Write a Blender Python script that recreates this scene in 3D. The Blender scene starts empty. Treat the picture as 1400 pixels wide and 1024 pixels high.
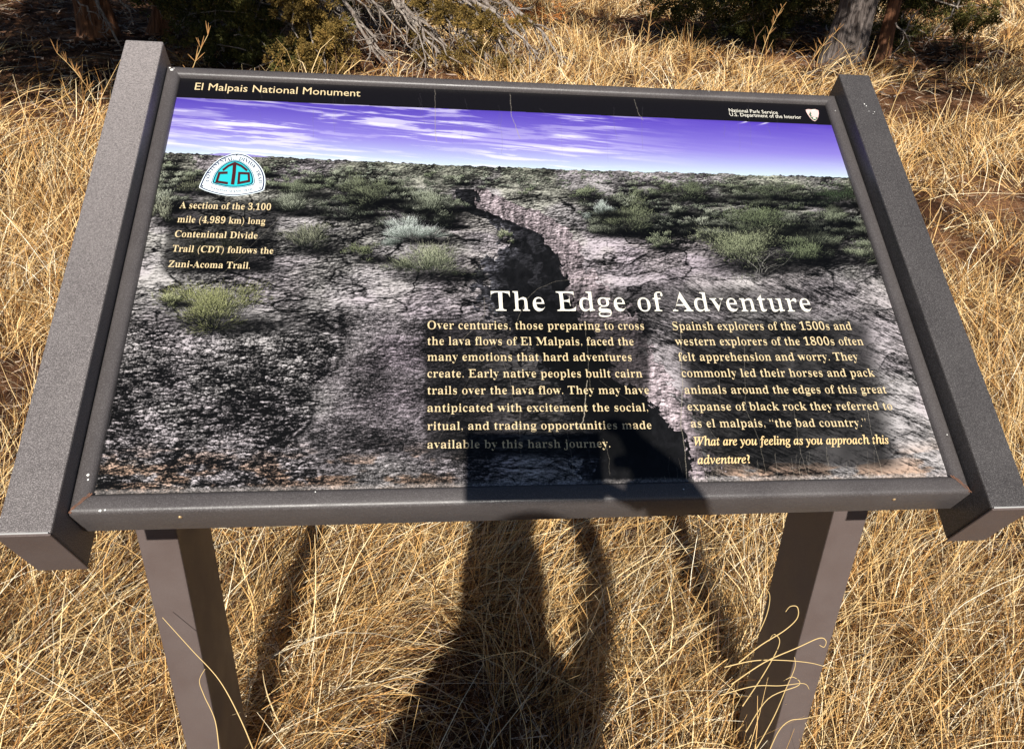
import bpy, bmesh, math, random
import numpy as np
from mathutils import Vector, Matrix, Quaternion

sc = bpy.context.scene
COL = sc.collection
RAD = math.radians

# ------------------------------------------------------------------ camera
CAM = np.array([-0.1135, -0.7282, 1.42])
cam_rot = Matrix(((0.9912, 0.0110, -0.1323), (-0.1208, 0.4880, -0.8644), (0.0550, 0.8727, 0.4851)))
cam_rot = cam_rot.to_quaternion().normalized().to_matrix()
cd = bpy.data.cameras.new("camera")
cam = bpy.data.objects.new("camera", cd)
COL.objects.link(cam)
cam.matrix_world = Matrix.Translation(Vector(CAM)) @ cam_rot.to_4x4()
cd.sensor_fit = 'HORIZONTAL'
cd.sensor_width = 36.0
cd.lens = 36.0 * 1127.8 / 1400.0
cd.shift_x = -55.18 / 1400.0
cd.shift_y = 67.56 / 1400.0
cd.clip_start = 0.02
cd.clip_end = 500.0
sc.camera = cam

# ------------------------------------------------------------------ light
SUN_EL = RAD(30.75)
SUN_TRAVEL = Vector((0.0481, 0.8581, -0.5113)).normalized()
world = bpy.data.worlds.new("World")
sc.world = world
world.use_nodes = True
wn = world.node_tree
sky = wn.nodes.new("ShaderNodeTexSky")
sky.sky_type = 'NISHITA'
sky.sun_disc = False
sky.sun_elevation = SUN_EL
sky.sun_rotation = RAD(180.0 + 3.2)
sky.altitude = 2200
bgn = wn.nodes["Background"]
wn.links.new(sky.outputs[0], bgn.inputs[0])
bgn.inputs[1].default_value = 0.05
sl = bpy.data.lights.new("sun", 'SUN')
sl.energy = 5.0
sl.angle = RAD(0.53)
sl.color = (1.0, 0.955, 0.88)
sun = bpy.data.objects.new("sun", sl)
COL.objects.link(sun)
sun.rotation_euler = SUN_TRAVEL.to_track_quat('-Z', 'Y').to_euler()
sun.location = (0, -20, 14)
sc.view_settings.view_transform = 'Standard'
sc.view_settings.look = 'None'
sc.view_settings.exposure = 0.42
sc.view_settings.gamma = 1.0
sc.view_settings.use_curve_mapping = False
sc.cycles.max_bounces = 5
sc.cycles.diffuse_bounces = 3

# ------------------------------------------------------------------ helpers
def tag(o, label=None, cat=None, group=None, kind=None):
    if label: o["label"] = label
    if cat: o["category"] = cat
    if group: o["group"] = group
    if kind: o["kind"] = kind
    return o

def empty(name, loc=(0, 0, 0)):
    o = bpy.data.objects.new(name, None)
    COL.objects.link(o)
    o.location = loc
    o.empty_display_size = 0.1
    return o

def link(name, me, mats=None, parent=None):
    o = bpy.data.objects.new(name, me)
    COL.objects.link(o)
    if mats:
        for m in (mats if isinstance(mats, (list, tuple)) else [mats]):
            me.materials.append(m)
    if parent is not None:
        o.parent = parent
        o.matrix_parent_inverse = Matrix.Identity(4)
    return o

def mesh_np(name, verts, faces_flat, sizes, smooth=False, attrs=None, uv=None):
    """fast mesh from numpy arrays"""
    verts = np.asarray(verts, np.float32)
    faces_flat = np.asarray(faces_flat, np.int32)
    sizes = np.asarray(sizes, np.int32)
    me = bpy.data.meshes.new(name)
    me.vertices.add(len(verts))
    me.vertices.foreach_set("co", verts.ravel())
    me.loops.add(len(faces_flat))
    me.loops.foreach_set("vertex_index", faces_flat)
    me.polygons.add(len(sizes))
    starts = np.zeros(len(sizes), np.int32)
    starts[1:] = np.cumsum(sizes)[:-1]
    me.polygons.foreach_set("loop_start", starts)
    me.polygons.foreach_set("loop_total", sizes)
    if smooth:
        me.polygons.foreach_set("use_smooth", np.ones(len(sizes), bool))
    if attrs:
        for k, v in attrs.items():
            a = me.attributes.new(k, 'FLOAT', 'POINT')
            a.data.foreach_set("value", np.asarray(v, np.float32))
    me.update(calc_edges=True)
    return me

def mesh_py(name, verts, faces, smooth=False):
    me = bpy.data.meshes.new(name)
    me.from_pydata([tuple(v) for v in verts], [], faces)
    if smooth:
        for p in me.polygons: p.use_smooth = True
    me.update()
    return me

def mat(name, base=(0.5, 0.5, 0.5), rough=0.6, spec=0.5, metal=0.0):
    m = bpy.data.materials.new(name)
    m.use_nodes = True
    p = m.node_tree.nodes["Principled BSDF"]
    p.inputs["Base Color"].default_value = (*base, 1)
    p.inputs["Roughness"].default_value = rough
    p.inputs["Specular IOR Level"].default_value = spec
    p.inputs["Metallic"].default_value = metal
    return m, m.node_tree, p

def noise(nt, scale, detail=4, rough=0.6, vec=None, dist=0.0):
    n = nt.nodes.new("ShaderNodeTexNoise")
    n.inputs["Scale"].default_value = scale
    n.inputs["Detail"].default_value = detail
    n.inputs["Roughness"].default_value = rough
    n.inputs["Distortion"].default_value = dist
    if vec is not None: nt.links.new(vec, n.inputs["Vector"])
    return n

def ramp(nt, fac, stops):
    r = nt.nodes.new("ShaderNodeValToRGB")
    el = r.color_ramp.elements
    while len(el) < len(stops): el.new(0.5)
    for e, (p, c) in zip(el, stops):
        e.position = p
        e.color = (*c, 1) if len(c) == 3 else c
    nt.links.new(fac, r.inputs[0])
    return r

def bump(nt, p, height, strength=0.3, dist=0.002, normal=None):
    b = nt.nodes.new("ShaderNodeBump")
    b.inputs["Strength"].default_value = strength
    b.inputs["Distance"].default_value = dist
    nt.links.new(height, b.inputs["Height"])
    if normal is not None: nt.links.new(normal, b.inputs["Normal"])
    nt.links.new(b.outputs[0], p.inputs["Normal"])
    return b

def objco(nt):
    return nt.nodes.new("ShaderNodeTexCoord").outputs["Object"]

def srgb(r, g, b, k=1.0):
    f = lambda c: ((c / 255.0) / 12.92 if c / 255.0 <= 0.04045 else ((c / 255.0 + 0.055) / 1.055) ** 2.4) * k
    return (f(r), f(g), f(b))

# sloping ground
def gz(x, y):
    x = np.asarray(x, float); y = np.asarray(y, float)
    r = lambda t, k: (np.sqrt(t * t + k) + t) / 2
    z = .085 * r(y - 1.6, .6) + .10 * r(x - 3.2, 1.) * np.clip((y - 3) / 6, 0, 1)
    z = z + .018 * np.sin(x * 2.1 + 1.3) * np.sin(y * 1.7) + .012 * np.sin(x * 5.3 + y * 3.1) + .008 * np.sin(y * 7.7 - x * 4.1)
    far = np.clip((y - 14) / 10, 0, 1)
    return z + far * (y - 14) * .05

# ------------------------------------------------------------------ materials
# soil
m_soil, nt, p = mat("red_soil", rough=0.95, spec=0.1)
co = objco(nt)
n1 = noise(nt, 1.6, 6, .65, co); n2 = noise(nt, 28, 5, .7, co); n3 = noise(nt, 160, 3, .6, co)
r1 = ramp(nt, n1.outputs[0], [(.34, (.03, .014, .008)), (.5, (.14, .062, .03)), (.60, (.38, .19, .095))])
r2 = ramp(nt, n2.outputs[0], [(.3, (.25, .22, .2)), (.7, (1, 1, 1))])
mx = nt.nodes.new("ShaderNodeMixRGB"); mx.blend_type = 'MULTIPLY'; mx.inputs[0].default_value = .8
nt.links.new(r1.outputs[0], mx.inputs[1]); nt.links.new(r2.outputs[0], mx.inputs[2])
nt.links.new(mx.outputs[0], p.inputs["Base Color"])
b1 = bump(nt, p, n2.outputs[0], .9, .03)
b2 = bump(nt, p, n3.outputs[0], .7, .006, b1.outputs[0])

# straw
def straw_mat(name, stops, rough=.55, spec=.3):
    m, nt, p = mat(name, rough=rough, spec=spec)
    a = nt.nodes.new("ShaderNodeAttribute"); a.attribute_name = "tint"
    r = ramp(nt, a.outputs["Fac"], stops)
    nt.links.new(r.outputs[0], p.inputs["Base Color"])
    return m
m_grass = straw_mat("dry_straw", [(0, (.035, .017, .009)), (.20, (.13, .058, .022)), (.36, (.50, .245, .068)), (.55, (.77, .475, .175)), (.78, (.90, .68, .36)), (1, (.93, .84, .64))])
m_litter = straw_mat("grey_litter", [(0, (.05, .025, .016)), (.35, (.15, .085, .05)), (.7, (.38, .27, .18)), (1, (.66, .56, .44))], .8, .1)
m_duff = straw_mat("juniper_duff", [(0, (.04, .02, .012)), (.4, (.14, .065, .035)), (.75, (.28, .15, .09)), (1, (.45, .36, .29))], .9, .1)
m_fol = straw_mat("juniper_foliage", [(0, (.022, .024, .008)), (.35, (.055, .058, .016)), (.7, (.12, .105, .028)), (1, (.24, .155, .045))], .75, .15)
m_folb = straw_mat("browning_foliage", [(0, (.05, .032, .010)), (.4, (.13, .088, .024)), (.75, (.24, .155, .042)), (1, (.36, .21, .06))], .75, .15)
m_rustleaf = straw_mat("rust_leaves", [(0, (.25, .08, .02)), (.5, (.45, .16, .04)), (1, (.6, .28, .09))], .75, .15)

# bark / deadwood
def bark_mat(name, dark, light, sx=60, sz=4):
    m, nt, p = mat(name, rough=.9, spec=.15)
    co = objco(nt)
    mp = nt.nodes.new("ShaderNodeMapping"); mp.inputs["Scale"].default_value = (sx, sx, sz)
    nt.links.new(co, mp.inputs[0])
    n = noise(nt, 1.0, 6, .7, mp.outputs[0], .4)
    r = ramp(nt, n.outputs[0], [(.35, dark), (.52, tuple((a + b) / 2 for a, b in zip(dark, light))), (.68, light)])
    nt.links.new(r.outputs[0], p.inputs["Base Color"])
    bump(nt, p, n.outputs[0], 1.0, .02)
    return m
m_bark = bark_mat("juniper_bark", (.022, .015, .013), (.24, .20, .18), 48, 3)
m_bark2 = bark_mat("red_bark", (.06, .022, .012), (.36, .17, .09), 30, 3)
m_dead = bark_mat("bleached_deadwood", (.14, .10, .08), (.52, .46, .40), 60, 6)

# powder coated metal
def metal_mat(name, base, light, rough=.45, dust=0.0, spk=.5, upper_pale=False):
    m, nt, p = mat(name, rough=rough, spec=.45)
    co = objco(nt)
    n1 = noise(nt, 900, 2, .6, co); n2 = noise(nt, 14, 5, .6, co); n3 = noise(nt, 240, 3, .6, co)
    r = ramp(nt, n1.outputs[0], [(.40, tuple(c * (1 - spk * .55) for c in base)), (.5, base), (.66, light)])
    mx = nt.nodes.new("ShaderNodeMixRGB"); mx.blend_type = 'MIX'
    r2 = ramp(nt, n2.outputs[0], [(.25, (dust * .35,) * 3), (.8, (dust,) * 3)])
    nt.links.new(r2.outputs[0], mx.inputs[0]); nt.links.new(r.outputs[0], mx.inputs[1])
    mx.inputs[2].default_value = (.40, .355, .34, 1)
    if upper_pale:      # speckled paler tone, stronger towards the upper end of the rail
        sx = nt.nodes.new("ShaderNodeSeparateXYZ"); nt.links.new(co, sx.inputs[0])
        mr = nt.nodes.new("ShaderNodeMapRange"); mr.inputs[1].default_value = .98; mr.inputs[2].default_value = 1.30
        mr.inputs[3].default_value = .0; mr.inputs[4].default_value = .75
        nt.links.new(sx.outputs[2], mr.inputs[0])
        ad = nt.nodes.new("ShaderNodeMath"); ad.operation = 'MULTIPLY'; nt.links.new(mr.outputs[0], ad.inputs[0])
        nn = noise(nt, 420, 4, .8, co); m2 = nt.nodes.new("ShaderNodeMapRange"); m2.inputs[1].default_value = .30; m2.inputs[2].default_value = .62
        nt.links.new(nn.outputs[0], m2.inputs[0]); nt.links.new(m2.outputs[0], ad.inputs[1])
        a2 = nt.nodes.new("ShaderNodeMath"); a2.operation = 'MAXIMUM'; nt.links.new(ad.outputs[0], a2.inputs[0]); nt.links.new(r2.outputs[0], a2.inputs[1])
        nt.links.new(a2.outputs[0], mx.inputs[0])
    nt.links.new(mx.outputs[0], p.inputs["Base Color"])
    rr = ramp(nt, n2.outputs[0], [(.3, (rough - .08,) * 3), (.7, (rough + .12,) * 3)])
    nt.links.new(rr.outputs[0], p.inputs["Roughness"])
    bump(nt, p, n3.outputs[0], .35, .0006)
    return m
m_rail_l = metal_mat("pale_brown_powder_coat", (.095, .084, .083), (.26, .235, .23), .5, .22, .9, True)
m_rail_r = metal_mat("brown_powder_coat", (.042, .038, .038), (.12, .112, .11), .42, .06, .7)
m_frame = metal_mat("frame_powder_coat", (.056, .049, .049), (.10, .092, .092), .38, .08, .3)
m_leg = metal_mat("leg_powder_coat", (.088, .063, .056), (.115, .085, .078), .5, .10, .15)
m_rust, _, _ = mat("rust", (.17, .085, .055), .8, .2)
m_chip, _, _ = mat("bare_aluminium_chip", (.85, .84, .80), .5, .5)
m_cap, _, _ = mat("worn_edge_metal", (.42, .41, .40), .4, .5)

def flat(name, c, rough=.5):
    m, _, _ = mat(name, c, rough, .3)
    return m
m_cream = flat("ink_cream", (.66, .52, .30))
m_cream2 = flat("ink_warm_cream", (.76, .55, .27))
m_white = flat("ink_white", (.76, .72, .62))
m_logo_w = flat("ink_logo_white", (.74, .82, .84))
m_navy = flat("ink_navy", (.012, .02, .075))
m_teal = flat("ink_teal", (.02, .46, .50))
m_maroon = flat("ink_maroon", (.055, .008, .010))
m_pink = flat("ink_pink", (.72, .50, .47))
m_green = flat("ink_green", (.07, .14, .09))
m_black = flat("ink_black", (.008, .008, .009))

# ------------------------------------------------------------------ ground
def build_ground():
    xs = np.concatenate([np.linspace(-60, -8, 30, endpoint=False), np.linspace(-8, 9, 171), np.linspace(9, 60, 31)[1:]])
    ys = np.concatenate([np.linspace(-30, -3, 14, endpoint=False), np.linspace(-3, 15, 181), np.linspace(15, 120, 40)[1:]])
    X, Y = np.meshgrid(xs, ys)
    rng = np.random.default_rng(5)
    Z = gz(X, Y)
    near = (np.abs(X) < 8.5) & (Y > -3) & (Y < 15)
    Z = Z + near * rng.normal(0, .006, X.shape)
    V = np.stack([X.ravel(), Y.ravel(), Z.ravel()], 1)
    nx, ny = len(xs), len(ys)
    i = np.arange(ny - 1)[:, None] * nx + np.arange(nx - 1)[None]
    F = np.stack([i, i + 1, i + nx + 1, i + nx], -1).reshape(-1)
    me = mesh_np("ground", V, F, np.full((nx - 1) * (ny - 1), 4), True)
    o = link("ground", me, m_soil)
    tag(o, kind="structure")
build_ground()

# ------------------------------------------------------------------ sign
A = RAD(57.962)
SIGN_O = Vector((-0.4572, 0.5179, 1.2597))
def PW(x, y, n):                     # panel coordinates (right, down the slope, into the panel) -> world
    return Vector((SIGN_O.x + x, SIGN_O.y - y * math.sin(A) + n * math.cos(A), SIGN_O.z - y * math.cos(A) - n * math.sin(A)))
PWm, PHm = 0.9144, 0.6109

sign = empty("wayside_sign", (0, 0.3, 0))
tag(sign, "tilted interpretive sign titled The Edge of Adventure on two brown metal legs in dry grass", "sign")
OFF = Vector((0, 0.3, 0))            # children are stored relative to the sign's base
def SP(x, y, n): return PW(x, y, n) - OFF

def bevelled_box(name, corners, bev, mats, parent, seg=2):
    """corners: 8 points, 0-3 one cap ccw, 4-7 the other"""
    bm = bmesh.new()
    v = [bm.verts.new(c) for c in corners]
    for f in ((0, 1, 2, 3), (7, 6, 5, 4), (0, 4, 5, 1), (1, 5, 6, 2), (2, 6, 7, 3), (3, 7, 4, 0)):
        bm.faces.new([v[i] for i in f])
    bmesh.ops.recalc_face_normals(bm, faces=bm.faces)
    bmesh.ops.bevel(bm, geom=bm.edges[:], offset=bev, segments=seg, affect='EDGES', profile=.6)
    me = bpy.data.meshes.new(name); bm.to_mesh(me); bm.free()
    o = link(name, me, mats, parent)
    return o

def pbox(x0, x1, y0, y1, n0, n1):
    return [SP(x0, y0, n0), SP(x1, y0, n0), SP(x1, y1, n0), SP(x0, y1, n0), SP(x0, y0, n1), SP(x1, y0, n1), SP(x1, y1, n1), SP(x0, y1, n1)]

X0, X1, A0, A1 = -.0181, .9319, -.0153, .6332
YT, YB, E_, D_ = -.0338, .6613, -.0299, .0644
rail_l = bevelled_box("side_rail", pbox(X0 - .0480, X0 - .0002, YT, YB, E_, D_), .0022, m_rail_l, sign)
rail_l["label"] = "left side rail with pale top face"
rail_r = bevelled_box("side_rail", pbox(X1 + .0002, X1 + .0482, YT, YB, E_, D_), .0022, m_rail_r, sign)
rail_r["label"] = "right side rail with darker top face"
# end caps : thin plates whose worn upper edge shows bright
for xa, xb in ((X0 - .0484, X0 + .0002), (X1 - .0002, X1 + .0486)):
    cp = bevelled_box("end_cap", pbox(xa, xb, YB + .0003, YB + .0028, E_ - .0004, D_ + .0004), .0006, m_leg, sign, 1)
    wr = bevelled_box("worn_edge", pbox(xa + .002, xb - .002, YB - .0006, YB + .0010, E_ - .0012, E_ - .0003), .0002, m_cap, sign, 1)

# frame bars with a rounded lip, mitred at the corners
def frame_bar(oa, ob, ia, ib):
    prof = [(0, .038), (0, .030), (0, -.0035), (.05, -.0055), (.13, -.0068), (.25, -.0074), (.55, -.0074), (.75, -.0070), (.88, -.0056), (.96, -.0034), (1, -.0008), (1, .002)]
    V = []
    for (o_, i_) in ((oa, ia), (ob, ib)):
        for s, n in prof:
            V.append(SP(o_[0] + (i_[0] - o_[0]) * s, o_[1] + (i_[1] - o_[1]) * s, n))
    k = len(prof)
    F = [(i, i + 1, k + i + 1, k + i) for i in range(k - 1)]
    me = mesh_py("frame_bar", V, F, True)
    bm = bmesh.new(); bm.from_mesh(me)
    bmesh.ops.recalc_face_normals(bm, faces=bm.faces)
    bm.to_mesh(me); bm.free()
    sm = me.attributes.new("sharp_edge", 'BOOLEAN', 'EDGE')
    return link("frame_bar", me, m_frame, sign)
g_ = .0003
O = [(X0 + g_, A0), (X1 - g_, A0), (X1 - g_, A1), (X0 + g_, A1)]
I = [(0, 0), (PWm, 0), (PWm, PHm), (0, PHm)]
for a_, b_ in ((0, 1), (1, 2), (2, 3), (3, 0)):
    frame_bar(O[a_], O[b_], I[a_], I[b_])
# rusty weld seams on the mitres
def strip(pts, w, name, m, parent, n0):
    """flat ribbon along pts (panel coords), constant width"""
    V = []; F = []
    for i, q in enumerate(pts):
        a = pts[max(0, i - 1)]; b = pts[min(len(pts) - 1, i + 1)]
        d = Vector((b[0] - a[0], b[1] - a[1])); d.normalize()
        ww = w[i] if isinstance(w, (list, tuple)) else w
        for s in (-.5, .5):
            V.append(SP(q[0] - d.y * ww * s, q[1] + d.x * ww * s, n0 if not isinstance(n0, (list, tuple)) else n0[i]))
    for i in range(len(pts) - 1): F.append((2 * i, 2 * i + 1, 2 * i + 3, 2 * i + 2))
    return V, F
rnd = random.Random(3)
for (ox, oy), (ix, iy) in ((O[2], I[2]), (O[3], I[3])):
    for k in range(2):
        sx = (k - .5) * .0022
        pts = []; ws = []; ns = []
        for j in range(9):
            s = .03 + .95 * j / 8
            pts.append((ox + (ix - ox) * s + sx + rnd.uniform(-.0004, .0004), oy + (iy - oy) * s + rnd.uniform(-.0004, .0004)))
            ws.append(rnd.uniform(.0006, .0017))
            ns.append(-.0080 if .15 < s < .8 else -.0066)
        V, F = strip(pts, ws, "weld", m_rust, sign, ns)
        link("rusty_weld", mesh_py("rusty_weld", V, F), m_rust, sign)
# paint chips
def chip(x, y, r, n=-.0079, seed=0, st=1.0, m=m_chip):
    rr = random.Random(seed)
    k = 11
    V = [SP(x + r * st * (.5 + .7 * rr.random()) * math.cos(2 * math.pi * i / k), y + r * (.5 + .7 * rr.random()) * math.sin(2 * math.pi * i / k), n) for i in range(k)]
    link("paint_chip", mesh_py("paint_chip", V, [tuple(range(k))]), m, sign)
for i, (x, y, r) in enumerate(((-.0100, -.0060, .0022), (-.0128, -.0100, .0014), (-.0075, -.0092, .0009), (-.0060, .592, .0016), (-.0050, .597, .0012), (.012, .6305, .0014), (.0165, .6300, .0010),
                               (.215, .6155, .0008), (.735, -.0105, .0008), (.925, .560, .0009), (.600, .6215, .0008), (.9225, .02, .0007))):
    chip(x, y, r, seed=i)
for i, (x, y, r) in enumerate(((.955, .030, .0016), (.957, .034, .0012), (.966, .046, .0010), (.958, .045, .0009), (.963, .050, .0008))):
    chip(x, y, r, n=E_ - .0003, seed=40 + i, st=.7)
def bolt(x, y, r=.0022):
    V = []; F = []; k = 10
    for i in range(k):
        t = 2 * math.pi * i / k
        V.append(SP(x + r * math.cos(t), A1 + .0002, y + r * math.sin(t)))
    for i in range(k):
        t = 2 * math.pi * i / k
        V.append(SP(x + r * .6 * math.cos(t), A1 + .0014, y + r * .6 * math.sin(t)))
    F = [(i, (i + 1) % k, k + (i + 1) % k, k + i) for i in range(k)] + [tuple(range(k, 2 * k))]
    link("frame_screw", mesh_py("frame_screw", V, F, False), m_cap_s, sign)
m_cap_s, _, _ = mat("brass_screw", (.55, .38, .20), .4, .5, .6)
bolt(.083, .006); bolt(.845, .006)
# panel body, backing and cross bars
panel_mat_slot = bpy.data.materials.new("printed_panel")
me = mesh_py("panel", [SP(0, 0, 0), SP(PWm, 0, 0), SP(PWm, PHm, 0), SP(0, PHm, 0)], [(0, 3, 2, 1)])
uvl = me.uv_layers.new(name="UVMap")
uvmap = {0: (0, 1), 1: (1, 1), 2: (1, 0), 3: (0, 0)}
for lp in me.loops: uvl.data[lp.index].uv = uvmap[lp.vertex_index]
panel = link("panel", me, panel_mat_slot, sign)
panel["label"] = "printed landscape panel with black header and white title"
bevelled_box("backing_board", pbox(X0 + .001, X1 - .001, A0 + .002, A1 - .002, .004, .037), .001, m_frame, sign, 1)
for yy in (.10, .45):
    bevelled_box("cross_bar", pbox(X0 - .02, X1 + .02, yy, yy + .05, .0375, .0630), .002, m_leg, sign, 1)
# legs : rectangular tubes whose tops are cut to the slope of the rails
def leg(x0, x1, yf, yb, lab):
    zt = lambda Y: SIGN_O.z - ((Y - SIGN_O.y - D_ * math.cos(A)) * -1 / math.sin(A)) * math.cos(A) - D_ * math.sin(A)
    c = []
    for z in (None, -.25):
        for (x, y) in ((x0, yf), (x1, yf), (x1, yb), (x0, yb)):
            c.append(Vector((x, y, (zt(y) - .0005) if z is None else z)) - OFF)
    o = bevelled_box("leg", c, .0025, m_leg, sign)
    o["label"] = lab
LEG_F, LEG_B = .2233, .2233 + .140
leg(-.5222, -.4706, LEG_F, LEG_B, "left square metal leg")
leg(.4660, .5215, LEG_F, LEG_B, "right square metal leg")

#@@PRINT_BEGIN
# ------------------------------------------------------------------ the printed picture (generated, nothing loaded)
def homog(src, dst):
    Am = []
    for (x, y), (u, v) in zip(src, dst):
        Am.append([x, y, 1, 0, 0, 0, -u * x, -u * y, -u]); Am.append([0, 0, 0, x, y, 1, -v * x, -v * y, -v])
    return np.linalg.svd(np.array(Am, float))[2][-1].reshape(3, 3)
# design coordinates of the artwork: the four corners of the sheet
ART = [(246.9, 107.4), (1127.7, 144.6), (1296.4, 652.9), (129.5, 677.5)]
H_AP = homog(ART, [(0, 0), (PWm, 0), (PWm, PHm), (0, PHm)])     # artwork -> panel metres
H_PA = np.linalg.inv(H_AP)
def art(u, v):
    q = H_AP @ np.array([u, v, 1.0]); return q[0] / q[2], q[1] / q[2]

_tabs = {}
def vnoise(x, y, seed):
    if seed not in _tabs: _tabs[seed] = np.random.default_rng(seed).random((256, 256)).astype(np.float32)
    T = _tabs[seed]
    xi = np.floor(x); yi = np.floor(y)
    fx = (x - xi).astype(np.float32); fy = (y - yi).astype(np.float32)
    xi = xi.astype(np.int32) & 255; yi = yi.astype(np.int32) & 255
    fx = fx * fx * (3 - 2 * fx); fy = fy * fy * (3 - 2 * fy)
    x1 = (xi + 1) & 255; y1 = (yi + 1) & 255
    a = T[yi, xi]; b = T[yi, x1]; c = T[y1, xi]; d = T[y1, x1]
    return (a + (b - a) * fx) + ((c + (d - c) * fx) - (a + (b - a) * fx)) * fy
def fbm(x, y, seed, octs=4, gain=.55):
    s = 0; amp = 1; tot = 0
    for i in range(octs):
        s = s + amp * vnoise(x * 2 ** i + i * 17.3, y * 2 ** i + i * 9.1, seed + i); tot += amp; amp *= gain
    return s / tot
def sst(a, b, x):
    t = np.clip((x - a) / (b - a), 0, 1); return t * t * (3 - 2 * t)

def worley(x, y, seed):
    """cell noise: distance to nearest and second cell centre, offset to it and the cell's own random value"""
    rg = np.random.default_rng(seed); TX = rg.random((128, 128)).astype(np.float32); TY = rg.random((128, 128)).astype(np.float32); TC = rg.random((128, 128)).astype(np.float32)
    xi = np.floor(x).astype(np.int32); yi = np.floor(y).astype(np.int32)
    f1 = np.full(x.shape, 9., np.float32); f2 = f1.copy(); ox = np.zeros_like(f1); oy = ox.copy(); cv = ox.copy()
    for dy in (-1, 0, 1):
        for dx in (-1, 0, 1):
            cx = xi + dx; cy = yi + dy; a = cy & 127; b = cx & 127
            ddx = cx + TX[a, b] - x; ddy = cy + TY[a, b] - y; d = np.sqrt(ddx * ddx + ddy * ddy).astype(np.float32)
            n_ = d < f1
            f2 = np.where(n_, f1, np.minimum(f2, d)); ox = np.where(n_, ddx, ox); oy = np.where(n_, ddy, oy); cv = np.where(n_, TC[a, b], cv); f1 = np.where(n_, d, f1)
    return f1, f2, ox, oy, cv

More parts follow.
